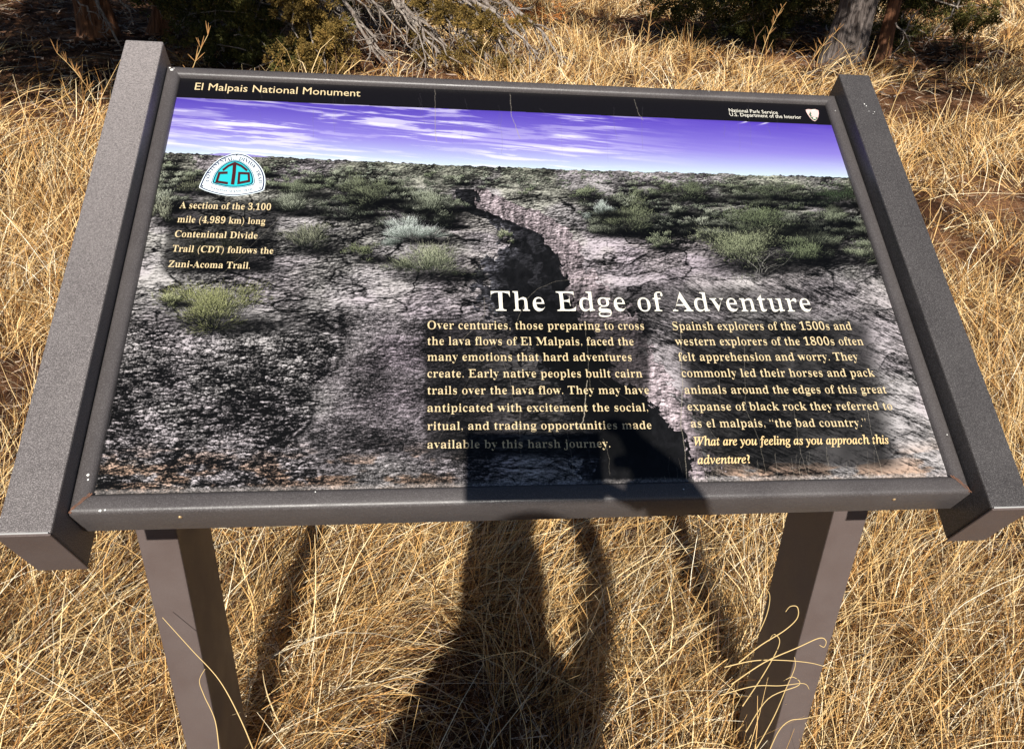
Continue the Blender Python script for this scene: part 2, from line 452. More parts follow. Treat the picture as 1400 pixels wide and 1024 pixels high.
def paint_print():
    W, Hh = 1840, 1230
    rng = np.random.default_rng(11)
    jj, ii = np.meshgrid(np.arange(W), np.arange(Hh))
    px = (jj + .5) / W * PWm; py = (ii + .5) / Hh * PHm
    w = H_PA[2, 0] * px + H_PA[2, 1] * py + H_PA[2, 2]
    U = ((H_PA[0, 0] * px + H_PA[0, 1] * py + H_PA[0, 2]) / w).astype(np.float32)
    V = ((H_PA[1, 0] * px + H_PA[1, 1] * py + H_PA[1, 2]) / w).astype(np.float32)
    yb = 133.5 + (U - 240) * (38 / 897.)
    yh = np.interp(U, [180, 222, 400, 600, 800, 1000, 1160, 1200], [208, 210, 217, 226.5, 233.5, 239.5, 243.5, 245]).astype(np.float32)
    img = np.zeros((Hh, W, 3), np.float32)
    C = lambda *c: np.array(c, np.float32) / 255.
    # --- sky
    t = np.clip((V - yb) / (yh - yb), 0, 1)[..., None]
    rightness = sst(500, 1150, U)[..., None]
    top = C(84, 66, 178) * (1 - rightness) + C(88, 66, 186) * rightness
    mid = C(140, 128, 216); low = C(205, 224, 240)
    sk = np.where(t < .55, top + (mid - top) * (t / .55), mid + (low - mid) * ((t - .55) / .45))
    sl_ = V - yb - (U - 240) * .035
    wx = fbm(U / 130, V / 40, 71, 3) * 40
    st = fbm((U + wx) / 80, (sl_ + wx * .18) / 4.2, 31, 5, .62)
    st2 = fbm((U - wx * 2) / 170, (V - (U - 240) * .10) / 6, 47, 5, .62)
    cl = sst(.52, .66, st) * .8 + sst(.54, .68, st2) * .9
    cl = cl * (1 - sst(760, 980, U) * .96) * (.45 + .55 * sst(.35, .6, fbm(U / 120, V / 30, 91, 2)))
    cl = cl + .9 * np.exp(-((V - (186 + (U - 770) * .035)) / 3.4) ** 2) * sst(735, 770, U) * (1 - sst(775, 830, U)) * st * 1.5
    for cu, cv in ((1020, 167), (1046, 169)):
        cl = cl + np.exp(-(((U - cu) / 7) ** 2)) * np.exp(-((V - cv + (U - cu) * .25) / .9) ** 2)
    cl = np.clip(cl, 0, 1)[..., None]
    sk = sk + (C(236, 234, 248) - sk) * cl * .9
    # --- land
    s = np.clip(V - yh, 0.5, None)
    D = 90.0 / (s + 7)
    gx = (U - 650) * D / 60; gy = np.log(s + 9) * 9
    big = fbm(gx * .9, gy * .8, 101, 4)
    warp = fbm(gx * 2, gy * 2, 111, 2) * 1.6
    tgt = np.log(.9 + s * .0055)
    wu = (fbm(U / 60, V / 40, 113, 2) - .5) * 10; wv = (fbm(U / 60, V / 40, 117, 2) - .5) * 8
    # the slabs dip to the right on the right-hand side of the crack
    uu = U + wu
    rside = sst(790, 960, U + .5 * (V - 400)) * sst(352, 400, V)
    def grained(vv, sd):
        g_ = 0; gw = 0
        for k, sc_ in enumerate((1.0, 1.7, 2.9, 4.9, 8.3)):
            wgt = np.exp(-((np.log(sc_) - tgt) / .8) ** 2)
            ax, ay = sc_ * 2.3, sc_ * .9
            nn = vnoise(uu / ax, vv / ay, sd + k); n2_ = vnoise(uu / ax - .2, vv / ay - .45, sd + k)
            g_ = g_ + wgt * (.45 * (nn - .5) + .8 * (nn - n2_)); gw = gw + wgt
        sl1 = fbm(uu / 34, vv / 9.5, sd + 57, 4, .55); sl2 = fbm(uu / 80, vv / 26, sd + 58, 4, .55)
        fz = np.exp(-s / 150)
        return g_ / np.sqrt(gw), sl1 * fz + sl2 * (1 - fz), sl1
    gA = grained(V - (U - 800) * .04 + wv, 300); gB = grained(V - (U - 800) * .48 + wv, 340)
    vv = V - (U - 800) * .48 + wv
    grain = gA[0] * (1 - rside) + gB[0] * rside * .8; slab = gA[1] * (1 - rside) + gB[1] * rside; sl1 = gA[2]
    f2 = vnoise(U / 1.3, V / 1.1, 131) * .55 + vnoise(U / 2.6, V / 1.9, 133) * .45
    # region masks
    ebl = 462 - 38 * sst(470, 560, V) - 30 * sst(560, 610, V) + 40 * sst(600, 650, V) + 18 * (fbm(U / 22, V / 22, 167, 3) - .5)
    clink = sst(428, 468, V + 26 * (fbm(U / 40, V / 30, 165, 3) - .5) + (300 - U) * .06) * (1 - sst(-5, 5, U - ebl))
    pinks = sst(0, 8, U - ebl) * sst(412, 440, V + (540 - U) * .10) * (1 - sst(640, 700, U))
    # slabs: broad, flat, with dark joints
    a1, a2, ox, oy, cv1 = worley(uu / 60 + .9 * (fbm(U / 18, V / 9, 159, 3) - .5), (V + wv) / 19 + .9 * (fbm(U / 18, V / 9, 160, 3) - .5), 401)
    jt = (1 - sst(.02, .12, a2 - a1)) * sst(20, 70, s) * (1 - rside) * sst(.45, .6, fbm(U / 22, V / 12, 161, 2))
    b1_, b2_, bx_, by_, bc_ = worley(uu / 105 + 1.1 * (fbm(U / 60, V / 26, 155, 3) - .5), (V + wv) / 30 + 1.1 * (fbm(U / 60, V / 26, 156, 3) - .5), 451)
    jt2 = (1 - sst(.015, .07, b2_ - b1_)) * sst(14, 50, s) * (1 - .6 * rside)
    lum = .53 - .36 * jt2 + .22 * (bc_ - .5) * sst(14, 50, s) + .16 * (b2_ - b1_ - .3) * np.clip(s / 60, 0, 1) + .30 * (big - .5) + 1.0 * (slab - .5) + .08 * (cv1 - .5) + (.6 + .25 * sst(10, 60, s)) * grain + .36 * (f2 - .5) - .30 * jt * (sl1 > .42)
    # clinker: heaped rough lumps, lit from the upper left
    def lumps(cx_, seed, wob=.5):
        q = fbm(U / (cx_ * .8), V / (cx_ * .8), seed + 5, 2)
        b1, b2, px_, py_, cc = worley((U + V * .25) / cx_ + wob * q, (V - U * .2) / (cx_ * .72) + wob * q, seed)
        return np.clip(.30 + .75 * (px_ * .55 + py_ * .95) + .35 * (cc - .5), 0, 1) * sst(.0, .22, b2 - b1), cc
    l1, c1 = lumps(15, 411); l2, c2 = lumps(6.5, 421); l3, c3 = lumps(3.6, 431)
    cl_l = .13 + .42 * l2 + .26 * l3 * (.5 + c2) + .40 * (l1 - .3) + .55 * (f2 - .5) + 1.0 * (fbm((U + V * .5) / 40, (V - U * .25) / 20, 169, 4, .6) - .5) + .75 * gA[0]
    pk_l = .43 + .22 * (l3 - .35) + .18 * (l2 - .35) + .10 * (l1 - .35) + .5 * gA[0] + .55 * (fbm(U / 42, V / 30, 173, 4) - .5) + .42 * (f2 - .5)
    pk_l = pk_l - .22 * np.exp(-((U - ebl - 5) / 6) ** 2) + .10 * np.exp(-((U - ebl - 22) / 16) ** 2)
    lum = lum * (1 - clink) + cl_l * clink
    lum = lum * (1 - pinks) + pk_l * pinks
    lum = lum + rside * (.04 + .45 * (fbm(uu / 70, vv / 7, 175, 4, .6) - .5))
    # broad light/dark design of the rock
    def blob(u, v, ru, rv, k, p=2):
        return k * np.exp(-(np.abs((U - u) / ru) ** p + np.abs((V - v) / rv) ** p))
    lum += blob(230, 470, 70, 22, .16) + blob(380, 575, 70, 50, -.07) + blob(520, 400, 90, 18, .08) + blob(330, 468, 60, 12, .12)
    lum += blob(425, 437, 75, 12, -.34) + blob(470, 590, 60, 16, -.12) + blob(520, 610, 50, 8, -.2) + blob(590, 300, 60, 30, .10) + blob(720, 285, 60, 14, .12)
    lum += blob(900, 370, 130, 30, .05) + blob(1180, 420, 60, 55, .10) + blob(1190, 530, 40, 120, .08) + blob(700, 380, 60, 50, -.06)
    lum += blob(260, 300, 60, 60, -.04) + blob(1100, 330, 60, 30, .10) + blob(480, 288, 50, 10, .14) + blob(240, 390, 60, 16, .16)
    # distant scrub band gets darker
    lum -= .12 * np.exp(-s / 14.0) - .01
    lum += -.10 * sst(.50, .62, fbm(U / 26, s / (4 + s * .1), 161, 3)) * np.exp(-s / 60)
    lum = np.clip(lum, 0, 1)
    lum = .03 + .80 * (sst(.04, .96, lum) * .50 + lum * .50)
    purple = .30 * sst(.42, .60, fbm(U / 130, V / 75, 171, 3))
    purple = np.clip(purple + blob(560, 500, 90, 100, .6) + blob(900, 350, 160, 40, .4) + blob(560, 280, 60, 20, .6), 0, 1)
    greenish = sst(.45, .6, fbm(U / 60, V / 30, 181, 3)) * np.exp(-s / 80)
    tint = np.stack([1.015 + .01 * purple - .02 * greenish, .985 - .045 * purple + .02 * greenish, .985 + .02 * purple - .09 * greenish], -1)
    land = np.clip(lum[..., None] * tint, 0, 1)
    # orange lichen/dirt along the bottom
    orm = sst(596, 650, V + 20 * (fbm(U / 60, V / 60, 191, 2) - .5)) * sst(.46, .60, fbm(U / 46, V / 16, 195, 4)) * (1 - sst(600, 660, U) * (1 - sst(960, 1010, U)) * .7)
    orm = np.clip(orm, 0, 1)[..., None] * .85
    orm = orm * .75
    land = land * (1 - orm) + orm * np.clip(lum[..., None] * 1.25, 0, 1) * C(196, 150, 116) / .9
    # fissure and its lit wall
    fv = [255, 262, 275, 285, 300, 320, 345, 375, 400, 430, 470, 520, 560, 600, 660, 700]
    fl = [628, 627, 634, 640, 662, 690, 680, 656, 648, 676, 712, 748, 775, 790, 800, 806]
    fr = [650, 652, 653, 658, 690, 737, 762, 773, 780, 797, 817, 850, 900, 940, 952, 956]
    fw = [653, 668, 700, 722, 758, 790, 802, 812, 838, 866, 884, 915, 945, 966, 980, 985]
    wq = 1.3 * (fbm(U / 9, V / 9, 199, 3) - .5); wr = 1.3 * (fbm(U / 9, V / 9, 198, 3) - .5)
    q1, q2, qx, qy, qc = worley(U / 17 + wq, V / 12 + wr, 441)
    r1, r2, rx_, ry_, rc = worley(U / 7.5 + wq * 1.5, V / 5.5 + wr * 1.5, 447)
    amp = .35 + np.clip(s / 160, 0, 1.1)
    Lf = np.interp(V, fv, fl) + (qc - .5) * 26 * amp + (rc - .5) * 9 * amp
    Rf = np.interp(V, fv, fr) + (qc - .5) * 12 * amp + (rc - .5) * 6 * amp
    Wf = np.interp(V, fv, fw) + (qc - .5) * 18 * amp + (rc - .5) * 8 * amp
    inv = (V > 259)
    wall = inv & (U >= Rf) & (U < Wf)
    wl = .50 + .50 * (fbm((U + V * .25) / 4.0, V / 15, 211, 4, .65) - .5) + .35 * (f2 - .5) + .10 * (rc - .5) + .14 * (qc - .5) + .7 * gA[0] + .35 * (fbm(U / 5, V / 30, 213, 3) - .5)
    wl = wl - .16 * (1 - sst(.03, .12, q2 - q1)) * (qc > .4) + .12 * sst(430, 520, V)
    wcol = np.clip(wl, .05, 1)[..., None] * np.array([1.03, .945, .97], np.float32)
    land = np.where(wall[..., None], wcol, land)
    crack = inv & (U > Lf) & (U < Rf)
    deep = sst(4, 26, U - Lf)
    ck = .075 + .10 * (fbm(U / 6, V / 8, 221, 4, .6) - .5) + (1 - deep) * (.12 + .10 * (rc - .4) + .5 * gA[0])
    ck = ck + .075 * sst(.50, .62, fbm(U / 16, V / 11, 223, 3)) * (1 - sst(395, 470, V)) * (.4 + rc + 2 * gA[0])
    mask2 = (V > 300) | (U > Rf - 26)
    ck = np.where(V < 300, ck * .5, ck)
    ccol = np.clip(ck, .03, 1)[..., None] * np.array([.98, .97, 1.05], np.float32)
    land = np.where((crack & mask2)[..., None], ccol, land)
    edge = inv & (np.abs(U - Lf) < 1.6 + s * .008) & (V > 300)
    land = np.where((edge & (rc > .45))[..., None], np.clip(land + .10, 0, 1), land)
    far = np.exp(-((V - yh) / 2.4) ** 2)
    img = np.where((V > yh - 1.4 * (fbm(U / 6, U * 0, 231, 3) * 3 - .9))[..., None], land, sk)
    # lavender mesas on the horizon, left
    mes = (V < yh) & (V > yh - 3.2 * sst(280, 300, U) * (1 - sst(335, 380, U)) * (fbm(U / 22, U * 0, 241, 2) + .2))
    img = np.where(mes[..., None], C(150, 140, 205), img)

    # --- shrubs painted leaf by leaf
    def splat(u, v, c, r):
        q = H_AP @ np.stack([u, v, np.ones_like(u)])
        x = (q[0] / q[2] / PWm * W).astype(int); y = (q[1] / q[2] / PHm * Hh).astype(int)
        for dx in range(-r, r + 1):
            for dy in range(-r, r + 1):
                if dx * dx + dy * dy > r * r + .5: continue
                ok = (x + dx >= 0) & (x + dx < W) & (y + dy >= 0) & (y + dy < Hh)
                img[y[ok] + dy, x[ok] + dx] = c[ok]
    sh_n = fbm(U / 5, V / 3, 251, 2)
    def shade(cu, cv, ru, rv, k):
        x, y = art(cu, cv); x = int(x / PWm * W); y = int(y / PHm * Hh); R1 = int(ru * 4.2) + 4; R2 = int(max(rv * 4.5, 6)) + 4
        sl2 = (slice(max(0, y - R2), max(1, y + R2)), slice(max(0, x - R1), max(1, x + R1)))
        m = np.exp(-(((U[sl2] - cu) / ru) ** 2 + ((V[sl2] - cv) / rv) ** 2) ** 1.5) * (.6 + .8 * sh_n[sl2])
        img[sl2] *= (1 - k * np.clip(m, 0, 1))[..., None]
    def shrub(cu, cv, ru, rv, dark, lite, n, r=1, spiky=0.0, sh=True):
        if sh: shade(cu + ru * .5, cv + rv * .75, ru * 1.0, rv * .32, .8 if ru > 14 else .5)
        k = max(6, int(ru * rv / 24))
        a = rng.random(k) * 6.283; q = rng.random(k) ** .5 * rng.uniform(.55, 1.1, k); q = q * (.75 + .35 * np.sin(a * 3 + cu) + .2 * np.sin(a * 5 + cv))
        hu = cu + np.cos(a) * q * ru; hv = cv + np.sin(a) * q * rv
        if sh: shade(cu, cv + rv * .2, ru * .85, rv * .75, .45 if ru > 14 else .2)
        bu, bv_ = cu, cv + rv * .9
        for part in range(3):
            m = n // 6
            wch = rng.integers(0, k, m)
            d = rng.normal(0, .15, (m, 2))
            u = hu[wch] + d[:, 0] * ru * .8; v = hv[wch] + d[:, 1] * rv * .8
            lt = np.clip(.50 - d[:, 1] * 2.4 - d[:, 0] * 1.0 + rng.normal(0, .30, m) - .35 * (v - cv) / rv + (.24 * part - .24), 0, 1)
            c = (C(*dark)[None] * (1 - lt[:, None]) + C(*lite)[None] * lt[:, None]).astype(np.float32)
            an = np.arctan2(v - bv_, (u - bu) * .8) + rng.normal(0, .55 if not spiky else .30, m)
            ln = np.clip(ru * .10, .8, 4.5) * rng.uniform(.4, 1.3, m) * (1 + spiky * 1.5)
            for q_ in np.linspace(0, 1, 6 if ru > 12 else 3):
                splat(u + np.cos(an) * ln * q_, v + np.sin(an) * ln * q_ * .9, c * (.7 + .42 * q_), 0)
    # hundreds of far ones
    for k in range(620):
        z = rng.random() ** 1.8
        cu = rng.uniform(190, 1190); yhc = np.interp(cu, [222, 400, 600, 800, 1000, 1160], [210, 217, 226.5, 233.5, 239.5, 243.5])
        cv = yhc + 1.5 + z * 78
        if 620 < cu < 800 and cv > 258: continue
        if 230 < cu < 380 and cv > 262: continue
        sz = (1.8 + 13 * z) * rng.uniform(.6, 1.3)
        g = rng.random()
        shrub(cu, cv, sz * 1.7, sz * .75, (24, 28, 22), (116 + 60 * g, 122 + 60 * g, 104 + 62 * g), int(40 + sz * 34), 1 if sz > 5 else 0, sh=sz > 4)
    for k in range(90):      # mid-distance bushes, thickest to the right
        z = rng.random() ** 1.2
        cu = rng.choice([rng.uniform(820, 1215), rng.uniform(200, 470), rng.uniform(470, 640)], p=[.6, .25, .15]); cv = np.interp(cu, [222, 400, 600, 800, 1000, 1160], [210, 217, 226.5, 233.5, 239.5, 243.5]) + 12 + z * (88 if cu > 820 else 60)
        if 230 < cu < 385 and cv > 262: continue
        if cu < 820 and cv > 285: continue
        sz = (8 + 17 * z) * rng.uniform(.7, 1.3); g = rng.random()
        shrub(cu, cv, sz * 1.6, sz * .7, (20, 24, 17), (126 + 46 * g, 134 + 42 * g, 108 + 50 * g), int(sz * sz * 6.5), 1, rng.choice([0, .35]))
    for a_ in ((505, 262, 45, 22, (14, 16, 12), (120, 126, 100), 3600), (420, 325, 44, 24, (20, 24, 18), (150, 152, 128), 2600, 1, .5), (1150, 268, 48, 18, (8, 12, 10), (70, 84, 60), 2800),
               (800, 264, 30, 13, (18, 22, 16), (140, 148, 118), 1600), (722, 262, 14, 8, (22, 26, 20), (140, 148, 120), 500), (860, 298, 50, 28, (10, 14, 9), (126, 132, 104), 5200), (905, 330, 26, 14, (20, 24, 16), (140, 146, 120), 1500),
               (825, 285, 26, 13, (60, 66, 62), (190, 200, 190), 1500, 1, .4), (560, 318, 48, 16, (70, 78, 72), (206, 216, 206), 5200, 1, .7), (590, 358, 60, 28, (34, 40, 28), (172, 176, 146), 5200, 1, .5),
               (500, 345, 26, 16, (18, 22, 14), (120, 126, 96), 1500), (690, 322, 16, 12, (40, 46, 32), (172, 176, 146), 600, 1, .6), (1040, 300, 70, 24, (12, 16, 12), (120, 130, 98), 5200),
               (1015, 340, 66, 34, (10, 14, 8), (156, 162, 128), 9500), (1100, 345, 44, 20, (16, 20, 14), (120, 130, 98), 3200), (1180, 348, 30, 14, (20, 24, 18), (150, 156, 130), 1500, 1, .5), (285, 345, 60, 26, (24, 28, 16), (122, 122, 96), 3000),
               (940, 262, 44, 16, (12, 16, 12), (110, 118, 92), 2600), (1060, 262, 50, 14, (12, 16, 12), (108, 116, 92), 2600), (265, 255, 34, 14, (16, 20, 14), (110, 112, 92), 1400),
               (292, 418, 78, 38, (18, 22, 10), (158, 160, 112), 11000, 1, .35), (225, 290, 24, 20, (26, 28, 20), (160, 162, 140), 1600, 1, .4), (235, 408, 20, 12, (40, 44, 26), (172, 174, 132), 800, 1, .6)):
        shrub(*a_)
    # dark branch lines in the biggest shrub
    for k in range(26):
        u0, v0 = 1045 + rng.normal(0, 8), 372 + rng.normal(0, 3); an = rng.uniform(-2.6, -.4); L = rng.uniform(20, 60)
        tt = np.linspace(0, 1, 60); u = u0 + np.cos(an) * L * tt + 4 * np.sin(tt * 5 + k); v = v0 + np.sin(an) * L * tt * .8
        splat(u, v, np.tile(C(*((30, 28, 26) if k % 3 else (150, 148, 140))), (60, 1)), 0)
    # --- darkened boxes behind the text
    def box(u0, v0, u1, v1, su, sv, k, sk_=0):
        uu = U - (V - v0) * sk_
        return k * sst(u0 - su, u0 + su, uu) * (1 - sst(u1 - su, u1 + su, uu)) * sst(v0 - sv, v0 + sv, V) * (1 - sst(v1 - sv, v1 + sv, V))
    dk = box(234, 274, 384, 374, 7, 6, .66, -.12)
    dk = np.maximum(dk, box(581, 438, 888, 624, 6, 7, .70))
    dk = np.maximum(dk, box(920, 438, 1186, 640, 20, 12, .80, .20))
    dk = np.maximum(dk, box(672, 394, 1112, 432, 10, 9, .42))
    dk = dk * (.88 + .25 * (fbm(U / 20, V / 20, 261, 2) - .5))
    gl = (1 - dk)[..., None]
    img = img * gl
    # --- header band
    hb = (V < yb)
    img = np.where(hb[..., None], C(20, 18, 22) + .012 * (f2[..., None] - .5), img)
    # --- pale frayed line where the laminate meets the frame
    py_ = py / PHm
    fr = sst(.986, .994, py_ + .006 * (fbm(U / 4, V / 4, 271, 3) - .5))
    img = img * (1 - fr[..., None] * .6) + fr[..., None] * .6 * (C(176, 168, 164) * (.55 + .9 * f2[..., None]))
    img = img * (1 - .8 * sst(.9965, 1, py_)[..., None])
    # --- hairline cracks in the laminate
    def hair(pts, wpx, c, al):
        pts = np.array(pts, float); n = 700
        tt = np.linspace(0, len(pts) - 1, n)
        u = np.interp(tt, np.arange(len(pts)), pts[:, 0]); v = np.interp(tt, np.arange(len(pts)), pts[:, 1])
        u = u + np.cumsum(rng.normal(0, .10, n)) * .7
        q = H_AP @ np.stack([u, v, np.ones_like(u)])
        x = (q[0] / q[2] / PWm * W).astype(int); y = (q[1] / q[2] / PHm * Hh).astype(int)
        for d in range(wpx):
            ok = (x + d >= 0) & (x + d < W) & (y >= 0) & (y < Hh)
            a = al * (.5 + .5 * rng.random(ok.sum()))[:, None]
            img[y[ok], x[ok] + d] = img[y[ok], x[ok] + d] * (1 - a) + C(*c) * a
    pale = (178, 168, 150)
    for pts, wp, al in ([([(594, 122), (596, 180), (597, 194)], 2, .6), ([(697, 129), (700, 158), (712, 190)], 2, .7), ([(867, 136), (872, 155), (880, 165)], 2, .6), ([(803, 520), (801, 555), (797, 575), (792, 585)], 2, .9),
                         ([(800, 440), (803, 490), (804, 530)], 1, .6), ([(835, 376), (812, 379), (760, 385), (735, 395), (718, 410), (706, 438)], 1, .6), ([(662, 405), (664, 430), (650, 448), (640, 458), (628, 470)], 1, .6),
                         ([(664, 450), (680, 480), (697, 520), (704, 560)], 1, .4), ([(930, 440), (932, 520), (931, 580), (936, 620), (939, 655)], 2, .65), ([(1018, 470), (1020, 560), (1040, 600), (1052, 652)], 1, .6),
                         ([(1086, 560), (1095, 620), (1106, 652)], 1, .5), ([(1186, 560), (1192, 600), (1206, 650)], 1, .6), ([(1255, 500), (1262, 560), (1290, 650)], 1, .35), ([(1200, 530), (1230, 518)], 1, .4),
                         ([(712, 560), (714, 655)], 1, .5), ([(776, 590), (782, 655)], 1, .45), ([(825, 600), (832, 625), (835, 650)], 1, .45), ([(935, 560), (965, 580), (980, 600)], 1, .35), ([(820, 520), (880, 560)], 1, .3),
                         ([(650, 500), (600, 600)], 1, .25), ([(985, 480), (986, 560)], 1, .3), ([(380, 300), (330, 350), (300, 380)], 1, .45), ([(1060, 620), (1066, 655)], 1, .5), ([(1130, 610), (1136, 655)], 1, .4)]):
        hair(pts, wp, pale, al)
    for k in range(26):
        u0 = rng.uniform(260, 1120); v0 = rng.uniform(115, 150) + (u0 - 250) * .03; L = rng.uniform(8, 60)
        hair([(u0, v0), (u0 + rng.uniform(0, 6), v0 + L)], 1, (120, 116, 120), rng.uniform(.15, .35))
    for k in range(40):
        u0 = rng.uniform(900, 1270); v0 = 655 - rng.uniform(4, 40)
        hair([(u0, v0), (u0 + rng.uniform(-3, 8), 656)], 1, pale, rng.uniform(.2, .45))
    def blur(a):
        a = (a + np.roll(a, 1, 0) + np.roll(a, -1, 0) + np.roll(a, 2, 0) + np.roll(a, -2, 0)) / 5
        return (a + np.roll(a, 1, 1) + np.roll(a, -1, 1) + np.roll(a, 2, 1) + np.roll(a, -2, 1)) / 5
    img = img + .55 * (img - blur(img)) * sst(-8, 8, V - yh)[..., None]
    img = np.clip(img, .01, 1)
    return img

PRINT = paint_print()
def img_to_mat(img):
    Hh, W, _ = img.shape
    im = bpy.data.images.new("print_pixels", W, Hh, alpha=False)
    buf = np.ones((Hh, W, 4), np.float32); buf[..., :3] = img[::-1]
    im.pixels.foreach_set(buf.ravel())
    im.update(); im.pack()
    m = panel_mat_slot; m.use_nodes = True; nt = m.node_tree; p = nt.nodes["Principled BSDF"]
    tx = nt.nodes.new("ShaderNodeTexImage"); tx.image = im; tx.interpolation = 'Cubic'
    uv = nt.nodes.new("ShaderNodeUVMap"); uv.uv_map = "UVMap"
    nt.links.new(uv.outputs[0], tx.inputs[0])
    k = nt.nodes.new("ShaderNodeMixRGB"); k.blend_type = 'MULTIPLY'; k.inputs[0].default_value = 1
    k.inputs[2].default_value = (.70, .70, .70, 1)
    nt.links.new(tx.outputs[0], k.inputs[1])
    nt.links.new(k.outputs[0], p.inputs["Base Color"])
    p.inputs["Roughness"].default_value = .42
    p.inputs["Specular IOR Level"].default_value = .25
    co = objco(nt); n = noise(nt, 260, 3, .6, co)
    bump(nt, p, n.outputs[0], .12, .0004)
img_to_mat(PRINT)
panel.data.materials[0] = panel_mat_slot

# ------------------------------------------------------------------ lettering and emblems
def mathb(s, ital=False):
    o = ''
    for c in s:
        if 'A' <= c <= 'Z': o += chr((0x1D434 if ital else 0x1D400) + ord(c) - 65)
        elif 'a' <= c <= 'z': o += '\u210e' if (ital and c == 'h') else chr((0x1D44E if ital else 0x1D41A) + ord(c) - 97)
        elif '0' <= c <= '9' and not ital: o += chr(0x1D7CE + ord(c) - 48)
        else: o += c
    return o
_ready = {}
def prepare(items):
    """make the letter outlines of all strings in one go"""
    obs = []
    for body, off in items:
        c = bpy.data.curves.new("lettering", 'FONT'); c.body = body; c.offset = max(off, 0); c.resolution_u = 2; c.fill_mode = 'FRONT'
        o = bpy.data.objects.new("lettering", c); COL.objects.link(o); obs.append(o)
    dg = bpy.context.evaluated_depsgraph_get(); dg.update()
    for (body, off), o in zip(items, obs):
        me = bpy.data.meshes.new_from_object(o.evaluated_get(dg))
        if off < 0:                       # thin the strokes a little
            bm = bmesh.new(); bm.from_mesh(me)
            bmesh.ops.remove_doubles(bm, verts=bm.verts, dist=1e-5)
            mv = {}
            for v in bm.verts:
                nrm = Vector((0, 0, 0))
                for e in v.link_edges:
                    if len(e.link_faces) == 1:
                        d = (e.verts[1].co - e.verts[0].co); f = e.link_faces[0].calc_center_median() - e.verts[0].co
                        q = Vector((-d.y, d.x, 0))
                        if q.dot(f) < 0: q = -q
                        if q.length > 0: nrm += q.normalized()
                if nrm.length > .05:
                    nrm.normalize(); mv[v] = Vector((nrm.x * -off, nrm.y * -.007, 0))     # thinner stems, firmer hairlines
            for v, d in mv.items(): v.co += d
            bm.to_mesh(me); bm.free()
        _ready[(body, off)] = me
    for o in obs:
        c = o.data; bpy.data.objects.remove(o); bpy.data.curves.remove(c)
def text_mesh(s, off=0.0, spacing=1.0):
    return _ready.pop((s, off))
def arr(me):
    a = np.empty(len(me.vertices) * 3, np.float32); me.vertices.foreach_get("co", a); return a.reshape(-1, 3)
def set_panel(me, P, n):
    W_ = np.empty((len(P), 3), np.float32)
    sa, ca = math.sin(A), math.cos(A)
    W_[:, 0] = SIGN_O.x + P[:, 0] - OFF.x
    W_[:, 1] = SIGN_O.y - P[:, 1] * sa + n * ca - OFF.y
    W_[:, 2] = SIGN_O.z - P[:, 1] * ca - n * sa - OFF.z
    me.vertices.foreach_set("co", W_.ravel()); me.update()
def line(s, a, b, cap, m, name="text_line", off=0.0, ital=False, sans=False, n=-.0004, shadow=True):
    """s set on the baseline from artwork point a to b, capital height cap (artwork units)"""
    body = s if sans else mathb(s, ital)
    if collecting is not None:
        collecting.append((body, off)); return
    me = text_mesh(body, off, 1.0)
    P = arr(me)
    x0, x1 = P[:, 0].min(), P[:, 0].max()
    capu = .70 if sans else .665
    pa = np.array(art(*a)); pb = np.array(art(*b)); pc = np.array(art(a[0], a[1] - cap))
    L = np.linalg.norm(pb - pa); ex = (pb - pa) / L; ey = np.array([-ex[1], ex[0]])
    sy = abs((pc - pa) @ ey) / capu; sx = L / (x1 - x0)
    Q = pa + ((P[:, :1] - x0) * sx) * ex - (P[:, 1:2] * sy) * ey
    set_panel(me, Q, n)
    me.name = name
    return link(name, me, m, panel)
collecting = []
